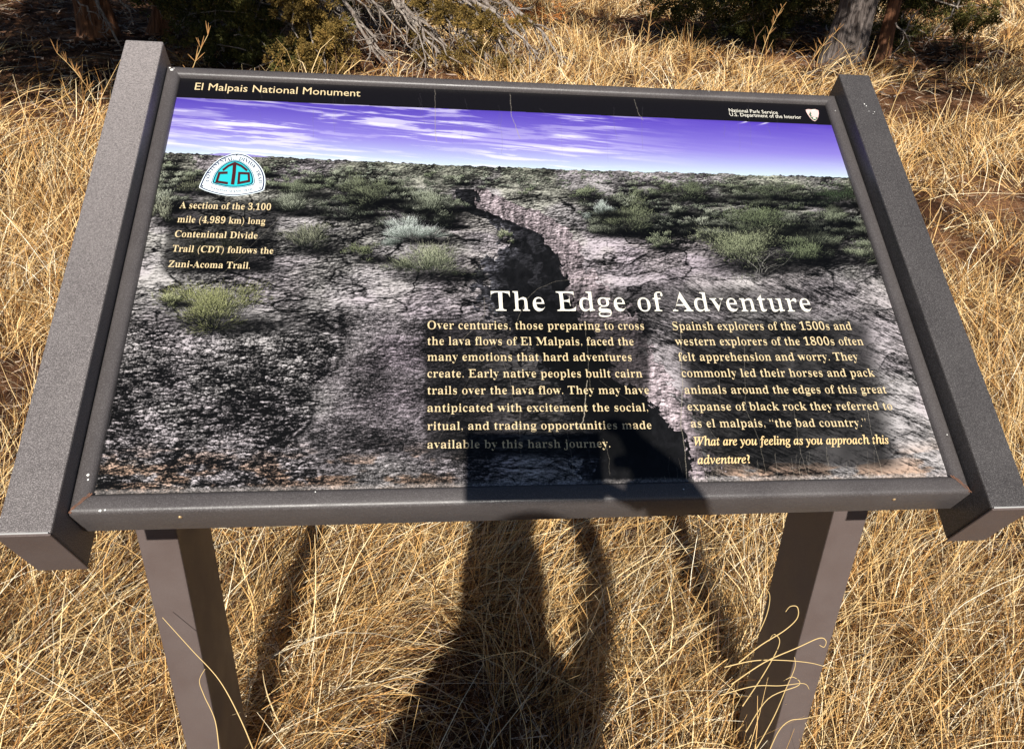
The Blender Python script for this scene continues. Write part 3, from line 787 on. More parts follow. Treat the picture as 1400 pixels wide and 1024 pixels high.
def all_lines():
  # header
  line("El Malpais National Monument", (266, 123.4), (492.5, 132.8), 9.8, m_cream, "header_lettering", .0, sans=True)
  line("National Park Service", (997, 153.6), (1063.6, 156.9), 4.7, m_white, "small_lettering", .0, sans=True)
  line("U.S. Department of the Interior", (998, 159.3), (1096, 163.3), 4.7, m_white, "small_lettering", .0, sans=True)
  line("The Edge of Adventure", (672.1, 425.3), (1110.7, 426.3), 26.0, m_white, "title_lettering", -.027)
  for s, a, b in (("A section of the 3,100", (245.5, 285.3), (370.3, 288)), ("mile (4,989 km) long", (242.7, 304.6), (362.7, 307.3)), ("Contenintal Divide", (239, 324.6), (352.1, 327)),
                  ("Trail (CDT) follows the", (235.6, 344.6), (373.7, 347.7)), ("Zuni-Acoma Trail.", (230.2, 365.6), (342, 368))):
      line(s, a, b, 8.6, m_cream, off=-.016)
  for s, a, b in (("Over centuries, those preparing to cross", (585, 450.4), (881, 451.2)), ("the lava flows of El Malpais, faced the", (585, 472), (867, 472.6)), ("many emotions that hard adventures", (585, 493.6), (864, 493.8)),
                  ("create. Early native peoples built cairn", (585, 516.4), (878.6, 516.2)), ("trails over the lava flow. They may have", (585, 539.4), (887.9, 538.8)), ("antipicated with excitement the social,", (585, 563.3), (886.4, 562.4)),
                  ("ritual, and trading opportunities made", (585, 588), (891.4, 586.6)), ("available by this harsh journey.", (585, 613.2), (834.6, 611.8))):
      line(s, a, b, 10.8, m_cream, off=-.027)
  for s, a, b in (("Spainsh explorers of the 1500s and", (920.4, 451.7), (1165, 451.4)), ("western explorers of the 1800s often", (924, 472.5), (1181, 472.2)), ("felt apprehension and worry. They", (928.6, 493.7), (1174, 493.2)),
                  ("commonly led their horses and pack", (932.9, 515.8), (1196.4, 515.2)), ("animals around the edges of this great", (936.8, 538.6), (1212.9, 537.9)), ("expanse of black rock they referred to", (941, 561.5), (1220.7, 560.5)),
                  ("as el malpais, \u201cthe bad country.\u201d", (945.4, 584.4), (1185.7, 583.4))):
      line(s, a, b, 10.8, m_cream, off=-.027)
  line("What are you feeling as you approach this", (950, 609.3), (1216, 606.8), 11.2, m_cream2, off=.011, ital=True)
  line("adventure?", (954.3, 634.4), (1026.8, 633.3), 11.2, m_cream2, off=.011, ital=True)

all_lines()
prepare(sorted(set(collecting)) + [(mathb(t), .004) for t in ("CONTINENTAL", "DIVIDE", "TRAIL", "NATIONAL SCENIC TRAIL")])
collecting = None
all_lines()

# trail emblem : drawn in its own small grid, z4 = (artwork - (200,190)) * 5.39
def z4(x, y): return art(200 + x / 5.39, 190 + y / 5.39)
def smooth_closed(pts, n=8):
    P = [np.array(q, float) for q in pts]; out = []
    k = len(P)
    for i in range(k):
        p0, p1, p2, p3 = P[i - 1], P[i], P[(i + 1) % k], P[(i + 2) % k]
        for j in range(n):
            t = j / n
            out.append(.5 * ((2 * p1) + (-p0 + p2) * t + (2 * p0 - 5 * p1 + 4 * p2 - p3) * t * t + (-p0 + 3 * p1 - 3 * p2 + p3) * t ** 3))
    return out
def poly(name, pts, m, n, parent=None, conv=z4):
    V = [SP(*conv(*q), n) for q in pts]
    return link(name, mesh_py(name, V, [tuple(range(len(V)))]), m, parent or panel)
outer = [(665, 108), (612, 120), (545, 148), (490, 192), (440, 250), (408, 312), (391, 356), (400, 368), (450, 390), (540, 414), (640, 425), (740, 415), (825, 398), (862, 384), (872, 370), (880, 320), (872, 262), (845, 208), (800, 160), (748, 125), (705, 112)]
cen = np.array((645, 285.))
def scl(pts, kx, ky=None, dx=0, dy=0):
    ky = kx if ky is None else ky
    return [((q[0] - cen[0]) * kx + cen[0] + dx, (q[1] - cen[1]) * ky + cen[1] + dy) for q in pts]
so = smooth_closed(outer, 4)
poly("trail_emblem", so, m_logo_w, -.0003)["label"] = "rounded triangular trail emblem, white rim and teal centre"
def ring(name, pts, k1, k2, m, n, dy=0):
    a = scl(pts, k1, None, 0, dy); b = scl(pts, k2, None, 0, dy)
    V = [SP(*z4(*q), n) for q in a] + [SP(*z4(*q), n) for q in b]; k = len(a)
    F = [(i, (i + 1) % k, k + (i + 1) % k, k + i) for i in range(k)]
    return link(name, mesh_py(name, V, F), m, panel)
ring("emblem_line", so, .968, .925, m_navy, -.0005)
inner = [(655, 157), (600, 172), (548, 206), (505, 258), (484, 310), (482, 332), (520, 346), (580, 360), (640, 366), (710, 362), (770, 350), (796, 338), (801, 305), (786, 250), (752, 204), (705, 170)]
si = smooth_closed(inner, 4); cen = np.array((645, 275.))
poly("emblem_disc", si, m_navy, -.0005)
poly("emblem_disc", scl(si, .965), m_logo_w, -.0006)
poly("emblem_disc", scl(si, .945), m_teal, -.0007)
poly("emblem_disc", scl(si, .92), m_navy, -.0008)
poly("emblem_disc", scl(si, .865), m_teal, -.0009)
def stroke(name, pts, w, m, n, closed=False, conv=z4):
    P = [Vector(q) for q in pts]; k = len(P); V = []; F = []
    for i in range(k):
        a = P[i - 1] if (closed or i > 0) else P[i]; b = P[(i + 1) % k] if (closed or i < k - 1) else P[i]
        d1 = (P[i] - a).normalized() if (P[i] - a).length > 0 else None
        d2 = (b - P[i]).normalized() if (b - P[i]).length > 0 else None
        if d1 is None: d1 = d2
        if d2 is None: d2 = d1
        n1 = Vector((-d1.y, d1.x)); n2 = Vector((-d2.y, d2.x)); mn = (n1 + n2); mn.normalize()
        l = w / 2 / max(.4, mn.dot(n1))
        for s in (-1, 1):
            q = P[i] + mn * l * s; V.append(SP(*conv(q.x, q.y), n))
    r = range(k if closed else k - 1)
    for i in r:
        j = (i + 1) % k; F.append((2 * i, 2 * i + 1, 2 * j + 1, 2 * j))
    return link(name, mesh_py(name, V, F), m, panel)
stroke("emblem_letter", [(566, 238), (606, 206), (655, 184), (704, 206), (746, 240)], 17, m_maroon, -.0010)
stroke("emblem_letter", [(654, 186), (649, 260), (638, 343)], 26, m_maroon, -.0011)
stroke("emblem_letter", [(602, 256), (541, 258), (521, 322), (604, 334)], 18, m_maroon, -.0012)
stroke("emblem_letter", [(688, 259), (757, 262), (760, 318), (682, 333)], 17, m_maroon, -.0013, True)
def curved(s, path, h, m, n, name="emblem_lettering", off=.004):
    P = [np.array(q, float) for q in path]
    sm = []
    for i in range(len(P) - 1):
        p0 = P[max(0, i - 1)]; p1 = P[i]; p2 = P[i + 1]; p3 = P[min(len(P) - 1, i + 2)]
        for j in range(12):
            t = j / 12; sm.append(.5 * ((2 * p1) + (-p0 + p2) * t + (2 * p0 - 5 * p1 + 4 * p2 - p3) * t * t + (-p0 + 3 * p1 - 3 * p2 + p3) * t ** 3))
    sm.append(P[-1]); sm = np.array(sm)
    seg = np.linalg.norm(np.diff(sm, axis=0), axis=1); cum = np.r_[0, np.cumsum(seg)]
    me = text_mesh(mathb(s), off)
    Q = arr(me); x0, x1 = Q[:, 0].min(), Q[:, 0].max()
    X = (Q[:, 0] - x0) / (x1 - x0) * cum[-1]; Y = Q[:, 1] / .665 * h
    cx = np.interp(X, cum, sm[:, 0]); cy = np.interp(X, cum, sm[:, 1])
    e = 3.0
    tx = np.interp(X + e, cum, sm[:, 0]) - np.interp(X - e, cum, sm[:, 0]); ty = np.interp(X + e, cum, sm[:, 1]) - np.interp(X - e, cum, sm[:, 1])
    l = np.hypot(tx, ty) + 1e-6; nx, ny = ty / l, -tx / l
    u = cx + nx * Y; v = cy + ny * Y
    R = np.array([z4(a, b) for a, b in zip(u, v)])
    set_panel(me, R, n); me.name = name
    link(name, me, m, panel)
curved("CONTINENTAL", [(462, 322), (476, 268), (512, 214), (565, 178), (646, 160)], 25, m_navy, -.0006)
curved("DIVIDE", [(683, 160), (740, 178), (800, 226)], 25, m_navy, -.0006)
curved("TRAIL", [(806, 242), (826, 285), (830, 340)], 25, m_navy, -.0006)
curved("NATIONAL SCENIC TRAIL", [(474, 367), (540, 386), (640, 397), (720, 392), (792, 380)], 13, m_navy, -.0006)
for q in ((668, 124), (418, 352), (840, 368)):
    poly("emblem_dot", [(q[0] + 6 * math.cos(t * .785), q[1] + 6 * math.sin(t * .785)) for t in range(8)], m_black, -.0007)
# arrowhead badge (7x zoom grid whose origin is artwork (960,120))
def z7(x, y): return art(960 + x / 7.0, 120 + y / 7.0)
ah = [(990, 216), (1012, 210), (1045, 213), (1080, 210), (1112, 222), (1116, 250), (1110, 285), (1096, 312), (1078, 326), (1056, 316), (1030, 290), (1008, 258), (996, 236)]
poly("arrowhead_badge", ah, m_pink, -.0004, conv=z7)["label"] = "pink arrowhead badge with green tree"
poly("badge_tree", [(1030, 232), (1046, 252), (1040, 262), (1052, 282), (1034, 284), (1020, 260), (1028, 250)], m_green, -.0006, conv=z7)
poly("badge_field", [(1034, 288), (1060, 284), (1084, 288), (1106, 286), (1096, 308), (1078, 320), (1056, 310)], m_green, -.0006, conv=z7)
poly("badge_bison", [(1058, 294), (1072, 290), (1088, 296), (1086, 304), (1062, 304)], m_white, -.0008, conv=z7)
poly("badge_top", [(1042, 216), (1076, 214), (1078, 224), (1050, 228)], m_white, -.0006, conv=z7)
#@@PRINT_END
#@@PEOPLE_BEGIN
# ------------------------------------------------------------------ the photographer, standing behind the camera (only the shadow shows)
CX = Vector(cam_rot.col[0]); CY = Vector(cam_rot.col[1]); CZ = Vector(cam_rot.col[2])
CV = Vector(CAM)
def KP(r, u, b): return CV + CX * r + CY * u + CZ * b      # right / up / behind, from the lens
phone = empty("smartphone", tuple(KP(.057, -.021, .012)))
tag(phone, "dark smartphone held out level in front of the person's face", "smartphone")
def kbox(name, r0, r1, u0, u1, b0, b1, bev, m):
    c = [KP(r, u, b) - phone.location for b in (b0, b1) for r, u in ((r0, u0), (r1, u0), (r1, u1), (r0, u1))]
    return bevelled_box(name, c, bev, m, phone, 3)
m_phone = flat("phone_case", (.02, .02, .025), .4)
m_glass = flat("phone_glass", (.01, .01, .012), .1)
kbox("case", -.018, .132, -.0585, .0165, .010, .018, .0035, m_phone)
kbox("screen", -.014, .128, -.055, .013, .0181, .0190, .0003, m_glass)
kbox("camera_bump", -.016, .014, -.020, .014, .0075, .0099, .0008, m_phone)

person = empty("person", (-.11, -1.30, 0))
tag(person, "person in a grey jacket and jeans holding a phone out in one raised hand", "person")
m_person, nt, p = mat("clothed_body", rough=.85, spec=.2)
geo = nt.nodes.new("ShaderNodeNewGeometry"); sp = nt.nodes.new("ShaderNodeSeparateXYZ")
nt.links.new(geo.outputs["Position"], sp.inputs[0])
rz = ramp(nt, sp.outputs[2], [(0, (.03, .03, .03)), (.08, (.04, .06, .12)), (.84, (.14, .14, .15)), (1.0, (.14, .14, .15))])
rz.color_ramp.interpolation = 'CONSTANT'
nt.links.new(rz.outputs[0], p.inputs["Base Color"])
m_skin = flat("skin", (.50, .30, .21), .6)
m_hair = flat("dark_brown_hair", (.04, .025, .015), .7)
def skinned(name, verts, edges, radii, root, m, parent, sub=1):
    me = bpy.data.meshes.new(name)
    me.from_pydata([tuple(Vector(v) - parent.location) for v in verts], edges, [])
    o = link(name, me, m, parent)
    md = o.modifiers.new("skin", 'SKIN'); md.use_smooth_shade = True
    if not me.skin_vertices: me.attributes  # layer is created by the modifier
    for i, r in enumerate(radii):
        sv = me.skin_vertices[0].data[i]
        sv.radius = (r, r) if not isinstance(r, tuple) else r
        sv.use_root = (i == root)
    s_ = o.modifiers.new("sub", 'SUBSURF'); s_.levels = sub; s_.render_levels = sub
    return o
px0, py0 = -.105, -1.66      # leaning forward towards the phone
bv = [(px0, py0, .86), (px0, py0 + .02, .99), (px0, py0 + .06, 1.10), (px0, py0 + .14, 1.24), (px0 + .005, py0 + .26, 1.33), (px0 + .01, py0 + .40, 1.45),
      (px0 - .18, py0 + .12, 1.23), (px0 - .24, py0 + .07, 1.00), (px0 - .235, py0 + .15, .78), (px0 - .225, py0 + .18, .70),
      (px0 + .17, py0 + .22, 1.22), tuple(KP(.325, -.30, .36)), tuple(KP(.235, -.085, .055)),
      (px0 - .09, py0, .80), (px0 - .11, py0 + .06, .46), (px0 - .12, py0 - .02, .09), (px0 - .14, py0 + .15, .05),
      (px0 + .09, py0, .80), (px0 + .11, py0 + .06, .46), (px0 + .12, py0 - .02, .09), (px0 + .14, py0 + .15, .05)]
be = [(0, 1), (1, 2), (2, 3), (3, 4), (4, 5), (3, 6), (6, 7), (7, 8), (8, 9), (3, 10), (10, 11), (11, 12), (0, 13), (13, 14), (14, 15), (15, 16), (0, 17), (17, 18), (18, 19), (19, 20)]
br = [(.16, .11), (.14, .10), (.16, .115), (.15, .12), (.10, .11), (.09, .09), .068, .050, .040, .032, .060, .040, .034, .088, .062, .045, .036, .088, .062, .045, .036]
# hand : palm and five fingers closed on the right end of the phone (same continuous surface)
k = len(bv)
palm = [KP(.212, -.050, .040), KP(.178, -.020, .034)]
bv += [tuple(q) for q in palm]; be += [(12, k), (k, k + 1)]; br += [.030, .030]
fing = [[(.165, .012, .030), (.150, .026, .016), (.138, .022, .000)], [(.176, .004, .022), (.160, .022, .004), (.140, .020, -.003)],
        [(.182, -.018, .016), (.160, -.016, -.002), (.140, -.018, -.004)], [(.186, -.040, .016), (.166, -.042, .000), (.150, -.044, -.003)],
        [(.180, -.058, .036), (.150, -.052, .034), (.128, -.040, .028)]]
for f in fing:
    b0 = len(bv)
    for j, q in enumerate(f):
        bv.append(tuple(KP(*q))); br.append(.0105 - .0012 * j)
        be.append((k if f is fing[4] or f is fing[3] else k + 1, b0) if j == 0 else (b0 + j - 1, b0 + j))
body = skinned("body", bv, be, br, 0, m_person, person)
# head
hd = Vector((px0 + .02, py0 + .43, 1.49))
me = bpy.data.meshes.new("head"); bm = bmesh.new()
bmesh.ops.create_uvsphere(bm, u_segments=28, v_segments=20, radius=1)
for v in bm.verts:
    x, y, z = v.co
    wx = .076 * (1 - .25 * max(0, -z)); wy = .095; wz = .115
    nose = .016 * math.exp(-((x / .16) ** 2 + ((z + .12) / .22) ** 2)) * (y > 0)
    v.co = Vector((x * wx, y * wy + nose - .012 * (z < -.6), z * wz))
bm.to_mesh(me); bm.free()
for q in me.polygons: q.use_smooth = True
ho = link("head", me, m_skin, person); ho.location = hd - person.location; ho.rotation_euler = (RAD(-14), 0, 0)
def ball(name, loc, r, m, parent, sc_=(1, 1, 1)):
    me = bpy.data.meshes.new(name); bm = bmesh.new(); bmesh.ops.create_uvsphere(bm, u_segments=14, v_segments=10, radius=r)
    for v in bm.verts: v.co = Vector((v.co.x * sc_[0], v.co.y * sc_[1], v.co.z * sc_[2]))
    bm.to_mesh(me); bm.free()
    for q in me.polygons: q.use_smooth = True
    o = link(name, me, m, parent); o.location = loc; return o
for sx in (-1, 1):
    ball("eye", (sx * .030, .086, .006), .011, m_glass, ho)
    ball("ear", (sx * .076, 0, -.01), .026, m_skin, ho, (.4, .7, 1.2))
ball("mouth", (0, .092, -.062), .016, flat("lips", (.42, .16, .13)), ho, (1.3, .4, .35))
hood = ball("hood", Vector((px0 + .012, py0 + .335, 1.375)) - person.location, .105, flat("jacket_grey", (.14, .14, .15), .85), person, (1.0, 1.15, 1.75))
hood.rotation_euler = (RAD(-30), 0, 0)
ball("hair", (0, -.014, .022), .108, m_hair, ho, (.86, .98, 1.02))
#@@PEOPLE_END
#@@PLANTS_BEGIN
# ------------------------------------------------------------------ vegetation
RNG = np.random.default_rng(77)
def in_view(P, mx=.18, my=.25):
    """full density where a camera here looks, thinner for some way beyond it"""
    return in_frame(P, mx, my) | (in_frame(P, 1.0, .8) & (RNG.random(len(P)) < .36))
def in_frame(P, mx, my):
    """keep what a camera here or a step to the side could plausibly see"""
    M = np.array(cam_rot); q = (P - CAM) @ M
    z = -q[:, 2]; zz = np.maximum(z, .05)
    u = (755.2 + 1127.8 * q[:, 0] / zz) / 1400; v = (579.6 - 1127.8 * q[:, 1] / zz) / 1024
    return (z > .05) & (u > -mx) & (u < 1 + mx) & (v > -my) & (v < 1 + my)

def ribbons(root, dirx, length, bend, bdir, width, nseg, tint, curl=None, up=0.0):
    """tapered blades. root (N,3), dirx (N,3) start direction, bend: amount towards bdir (N,3)"""
    N = len(root)
    t = np.linspace(0, 1, nseg + 1)[None, :, None]
    L = length[:, None, None]
    P = root[:, None, :] + dirx[:, None, :] * L * t + bdir[:, None, :] * (L * bend[:, None, None]) * t ** 2
    if curl is not None:
        P = P + curl[:, None, :] * L * np.sin(t * math.pi) * .5
    T = P[:, -1] - P[:, 0]
    W = np.cross(T, RNG.normal(0, 1, (N, 3)) * .55 + np.array([0, .35, .8]))
    W /= np.linalg.norm(W, axis=1)[:, None] + 1e-9
    w = (width[:, None] * (1 - .75 * t[0, :, 0][None] ** 1.6))[:, :, None] * .5
    A_ = P - W[:, None] * w; B_ = P + W[:, None] * w
    V = np.stack([A_, B_], 2).reshape(N, -1, 3)
    m = 2 * (nseg + 1)
    base = (np.arange(N) * m)[:, None, None]
    s_ = (np.arange(nseg) * 2)[None, :, None]
    F = base + s_ + np.array([0, 1, 3, 2])[None, None]
    tt = np.repeat(tint, m)
    return V.reshape(-1, 3), F.reshape(-1), np.full(N * nseg, 4, np.int32), tt
def merge(parts):
    V = []; F = []; S = []; T = []; o = 0
    for v, f, s_, t in parts:
        V.append(v); F.append(f + o); S.append(s_); T.append(t); o += len(v)
    return np.concatenate(V), np.concatenate(F), np.concatenate(S), np.concatenate(T)
def stuff(name, parts, m, label):
    V, F, S, T = merge(parts)
    o = link(name, mesh_np(name, V, F, S, False, {"tint": T}), m)
    tag(o, label, name.replace('_', ' '), kind="stuff")
    return o
def unit(v): return v / (np.linalg.norm(v, axis=-1, keepdims=True) + 1e-9)
def nse(x, y, s):            # smooth field for patchiness
    return fbm(np.asarray(x) * s + 57, np.asarray(y) * s + 43, 777, 3)

# where the junipers keep grass away (dark duff instead)
def duffness(x, y):
    a = np.exp(-(((x + 3.3) / 2.6) ** 2 + ((y - 8.6) / 3.3) ** 2) ** 3)
    b = np.exp(-(((x + 1.3) / 1.55) ** 2 + ((y - 8.3) / 2.0) ** 2) ** 2)
    c = np.exp(-(((x - 4.3) / 1.5) ** 2 + ((y - 9.0) / 1.5) ** 2) ** 2) + np.exp(-(((x - 3.2) / 1.4) ** 2 + ((y - 10.3) / 1.0) ** 2) ** 2)
    return np.clip(a + b + c, 0, 1)
def lean_field(x, y):
    a = .75 + 1.5 * (nse(x, y, .55) - .5) * 2
    return np.stack([np.cos(a), np.sin(a), np.zeros_like(a)], -1)

def scatter(n, r0, r1, power, az=(-72, 86)):
    n = int(n * 1.49)
    u = RNG.random(n)
    r = (r0 ** (1 - power) + u * (r1 ** (1 - power) - r0 ** (1 - power))) ** (1 / (1 - power)) if power != 1 else r0 * (r1 / r0) ** u
    a = np.radians(RNG.uniform(az[0], az[1], n))
    x = CAM[0] + r * np.sin(a); y = CAM[1] + r * np.cos(a)
    return x, y, r

# tussocks
def tussocks(n_t, r0, r1, power, per, hgt, wid, nseg, keep_gap=.42, tall=1.0, spread=.055):
    x, y, r = scatter(n_t, r0, r1, power)
    ok = (nse(x, y, 1.1) > keep_gap - .06) & (RNG.random(len(x)) > duffness(x, y) * .93)
    P0 = np.stack([x, y, gz(x, y)], -1)
    ok &= in_view(P0, .12, .2)
    P0 = P0[ok]; r = r[ok]; n = len(P0)
    cnt = (per * RNG.uniform(.35, 1.5, n)).astype(int) + 2
    idx = np.repeat(np.arange(n), cnt); N = len(idx)
    a = RNG.random(N) * 2 * math.pi; q = RNG.random(N) ** .5
    sz = RNG.uniform(.7, 1.5, n)[idx]
    off = np.stack([np.cos(a) * q, np.sin(a) * q, np.zeros(N)], -1)
    root = P0[idx] + off * spread * sz[:, None]
    root[:, 2] = gz(root[:, 0], root[:, 1]) - .01
    lean = lean_field(root[:, 0], root[:, 1])
    own = RNG.normal(0, .30, (n, 3))[idx]; own[:, 2] = 0
    d = off * (.45 + .5 * RNG.random(N))[:, None] + lean * RNG.uniform(.1, .85, N)[:, None] + own + RNG.normal(0, .22, (N, 3))
    d[:, 2] = RNG.uniform(.35, 1.15, N)
    d = unit(d)
    L = hgt * RNG.uniform(.35, 1.25, N) * sz * tall
    bd = unit(d * np.array([1, 1, 0]) + RNG.normal(0, .35, (N, 3)) * np.array([1, 1, 0]) + np.array([0, 0, -.75]))
    bend = RNG.uniform(.05, .75, N) ** 1.3
    wd = wid * RNG.uniform(.6, 1.35, N) * np.maximum(1, r[idx] / 3.2) ** .8
    tint = np.clip(RNG.uniform(.1, .75, n)[idx] * .5 + RNG.random(N) ** .7 * .62, 0, 1); tint = np.where(RNG.random(N) < .24, RNG.random(N) * .30, tint)
    curl = RNG.normal(0, .12, (N, 3))
    return ribbons(root, d, L, bend, bd, wd, nseg, tint, curl)

near = [tussocks(1500, .35, 3.6, .35, 62, .235, .0022, 5, .46)]
# long combed stems lying over one another
def combed(n, r0, r1, power, hgt, wid):
    x, y, r = scatter(n, r0, r1, power)
    ok = (nse(x, y, 1.1) > .43) & (RNG.random(len(x)) > duffness(x, y))
    P = np.stack([x, y, gz(x, y) + RNG.random(len(x)) * .05], -1); ok &= in_view(P, .12, .2); P = P[ok]; r = r[ok]; N = len(P)
    d = lean_field(P[:, 0], P[:, 1]) + RNG.normal(0, .42, (N, 3)); d[:, 2] = RNG.uniform(.05, .75, N); d = unit(d)
    bd = unit(RNG.normal(0, .5, (N, 3)) * np.array([1, 1, 0]) + np.array([0, 0, -.6]))
    return ribbons(P, d, hgt * RNG.uniform(.5, 1.4, N), RNG.uniform(0, .5, N), bd, wid * RNG.uniform(.6, 1.4, N) * np.maximum(1, r / 3.2) ** .8, 5,
                   np.where(RNG.random(N) < .15, RNG.random(N) * .3, np.clip(.35 + RNG.random(N) * .7, 0, 1)), RNG.normal(0, .16, (N, 3)))
near.append(combed(19000, .35, 4.0, .4, .30, .0019))
stuff("dry_grass", near, m_grass, "golden dry bunch grass growing around the legs of the sign")
far_ = [tussocks(5200, 3.4, 15, .55, 30, .27, .0026, 3, .40, 1.15, .09), combed(24000, 3.6, 13, .55, .26, .0024)]
stuff("meadow_grass", far_, m_grass, "sunlit straw coloured grass on the slope behind the sign")

# matted litter
def litter(n, r0, r1, power, L, wid, tintlo, tinthi, cond, zt=.05, upz=.35):
    x, y, r = scatter(n, r0, r1, power)
    P = np.stack([x, y, gz(x, y) + RNG.random(len(x)) ** 2 * zt], -1)
    ok = cond(x, y) & in_view(P, .12, .2); P = P[ok]; r = r[ok]; N = len(P)
    d = RNG.normal(0, 1, (N, 3)); d[:, 2] = RNG.uniform(-.05, upz, N); d = unit(d)
    return ribbons(P, d, L * RNG.uniform(.3, 1.5, N) * np.maximum(1, r / 4) ** .5, RNG.uniform(0, .7, N), unit(RNG.normal(0, 1, (N, 3)) * np.array([1, 1, .3])),
                   wid * RNG.uniform(.5, 1.5, N) * np.maximum(1, r / 3.2) ** .8, 3, RNG.uniform(tintlo, tinthi, N), RNG.normal(0, .5, (N, 3)) * np.array([1, 1, .3]))
stuff("grass_litter", [litter(80000, .35, 4.2, .4, .050, .0024, 0, 1, lambda x, y: RNG.random(len(x)) > duffness(x, y)),
                       litter(30000, 4.0, 14, .6, .08, .0034, 0, .9, lambda x, y: RNG.random(len(x)) > duffness(x, y))], m_litter, "matted grey dead grass and litter lying on the soil")
stuff("juniper_litter", [litter(46000, 4.5, 13, .5, .05, .006, 0, 1, lambda x, y: RNG.random(len(x)) < duffness(x, y) + .03, .04, .3)], m_duff, "dark red brown needles and twigs under the junipers")

# ---- single stems one can pick out
def tube(pts, rad, sides=5):
    P = [Vector(q) for q in pts]; V = []; F = []
    up = Vector((0, 0, 1)); prev = None
    for i, q in enumerate(P):
        d = (P[min(i + 1, len(P) - 1)] - P[max(i - 1, 0)]).normalized()
        if prev is None: n1 = d.cross(up if abs(d.z) < .95 else Vector((1, 0, 0))).normalized()
        else: n1 = (prev - d * prev.dot(d)).normalized()
        prev = n1; n2 = d.cross(n1)
        r = rad[i] if isinstance(rad, (list, tuple)) else rad
        for k in range(sides):
            a = 2 * math.pi * k / sides; V.append(q + (n1 * math.cos(a) + n2 * math.sin(a)) * r)
    for i in range(len(P) - 1):
        for k in range(sides):
            a = i * sides + k; b = i * sides + (k + 1) % sides; F.append((a, b, b + sides, a + sides))
    F.append(tuple(range(sides))); F.append(tuple(range((len(P) - 1) * sides, len(P) * sides)))
    return V, F
m_stem = flat("stem_straw", (.66, .47, .21), .6)
def sm_path(pts, n=7):
    P = [Vector(q) for q in pts]; out = []
    for i in range(len(P) - 1):
        p0 = P[max(0, i - 1)]; p1 = P[i]; p2 = P[i + 1]; p3 = P[min(len(P) - 1, i + 2)]
        for j in range(n):
            t = j / n; out.append(.5 * ((2 * p1) + (-p0 + p2) * t + (2 * p0 - 5 * p1 + 4 * p2 - p3) * t * t + (-p0 + 3 * p1 - 3 * p2 + p3) * t ** 3))
    out.append(P[-1]); return out
def stem(pts, r, label, cat="grass stem", group="curled dry stems in front of the legs"):
    P = sm_path(pts)
    base = P[0].copy(); n = len(P)
    V, F = tube([q - base for q in P], [r * (1 - .55 * i / n) for i in range(n)], 5)
    o = link("grass_stem", mesh_py("grass_stem", V, F, True), m_stem); o.location = base
    tag(o, label, cat, group)
stem([(-0.378, 0.100, 0.413), (-0.397, 0.120, 0.474), (-0.426, 0.150, 0.522), (-0.462, 0.170, 0.563), (-0.499, 0.190, 0.606)], 0.001, "long straight dry stem slanting across the left metal leg")
stem([(-0.450, 0.160, 0.362), (-0.454, 0.180, 0.410), (-0.466, 0.190, 0.453), (-0.470, 0.195, 0.478), (-0.460, 0.198, 0.498)], 0.0009, "short bent dry stem against the foot of the left leg")
stem([(0.317, 0.120, 0.537), (0.344, 0.120, 0.569), (0.375, 0.120, 0.596), (0.390, 0.120, 0.619), (0.386, 0.120, 0.640), (0.375, 0.120, 0.642), (0.370, 0.120, 0.632)], 0.0011, "dry stem with round hook tip, highest in front of the right leg")
stem([(0.344, 0.130, 0.433), (0.364, 0.130, 0.494), (0.377, 0.130, 0.546), (0.377, 0.130, 0.569), (0.366, 0.130, 0.580), (0.361, 0.130, 0.567)], 0.001, "dry stem with tight hook tip on dark side of the right leg")
stem([(0.308, 0.110, 0.504), (0.351, 0.110, 0.545), (0.396, 0.110, 0.571), (0.426, 0.110, 0.588), (0.438, 0.110, 0.582), (0.438, 0.110, 0.570), (0.430, 0.110, 0.574)], 0.0011, "dry stem looping back at the lit edge of the right leg")
stem([(0.296, 0.120, 0.529), (0.339, 0.120, 0.539), (0.384, 0.120, 0.537), (0.432, 0.120, 0.528), (0.465, 0.120, 0.514)], 0.001, "nearly level dry stem crossing the right leg")
stem([(0.376, 0.120, 0.333), (0.394, 0.120, 0.415), (0.402, 0.120, 0.478), (0.407, 0.120, 0.521), (0.402, 0.120, 0.542)], 0.001, "upright dry stem over the corner of the right leg")
stem([(0.289, 0.100, 0.493), (0.338, 0.100, 0.508), (0.379, 0.100, 0.506), (0.415, 0.100, 0.508), (0.427, 0.100, 0.495)], 0.0009, "drooping dry stem low across the right leg")
stem([(0.388, 0.100, 0.348), (0.396, 0.100, 0.406), (0.410, 0.100, 0.429), (0.433, 0.100, 0.432), (0.467, 0.100, 0.440)], 0.001, "dry stem at the very foot of the right leg")
stem([(0.357, 0.160, 0.548), (0.364, 0.160, 0.591), (0.362, 0.160, 0.627), (0.351, 0.160, 0.645)], 0.0009, "short arched dry stem at left edge of the right leg")
stem([(0.354, 0.120, 0.386), (0.377, 0.120, 0.457), (0.421, 0.120, 0.483), (0.408, 0.120, 0.501), (0.395, 0.120, 0.494)], 0.0009, "dry stem with flattened hook midway down the right leg")

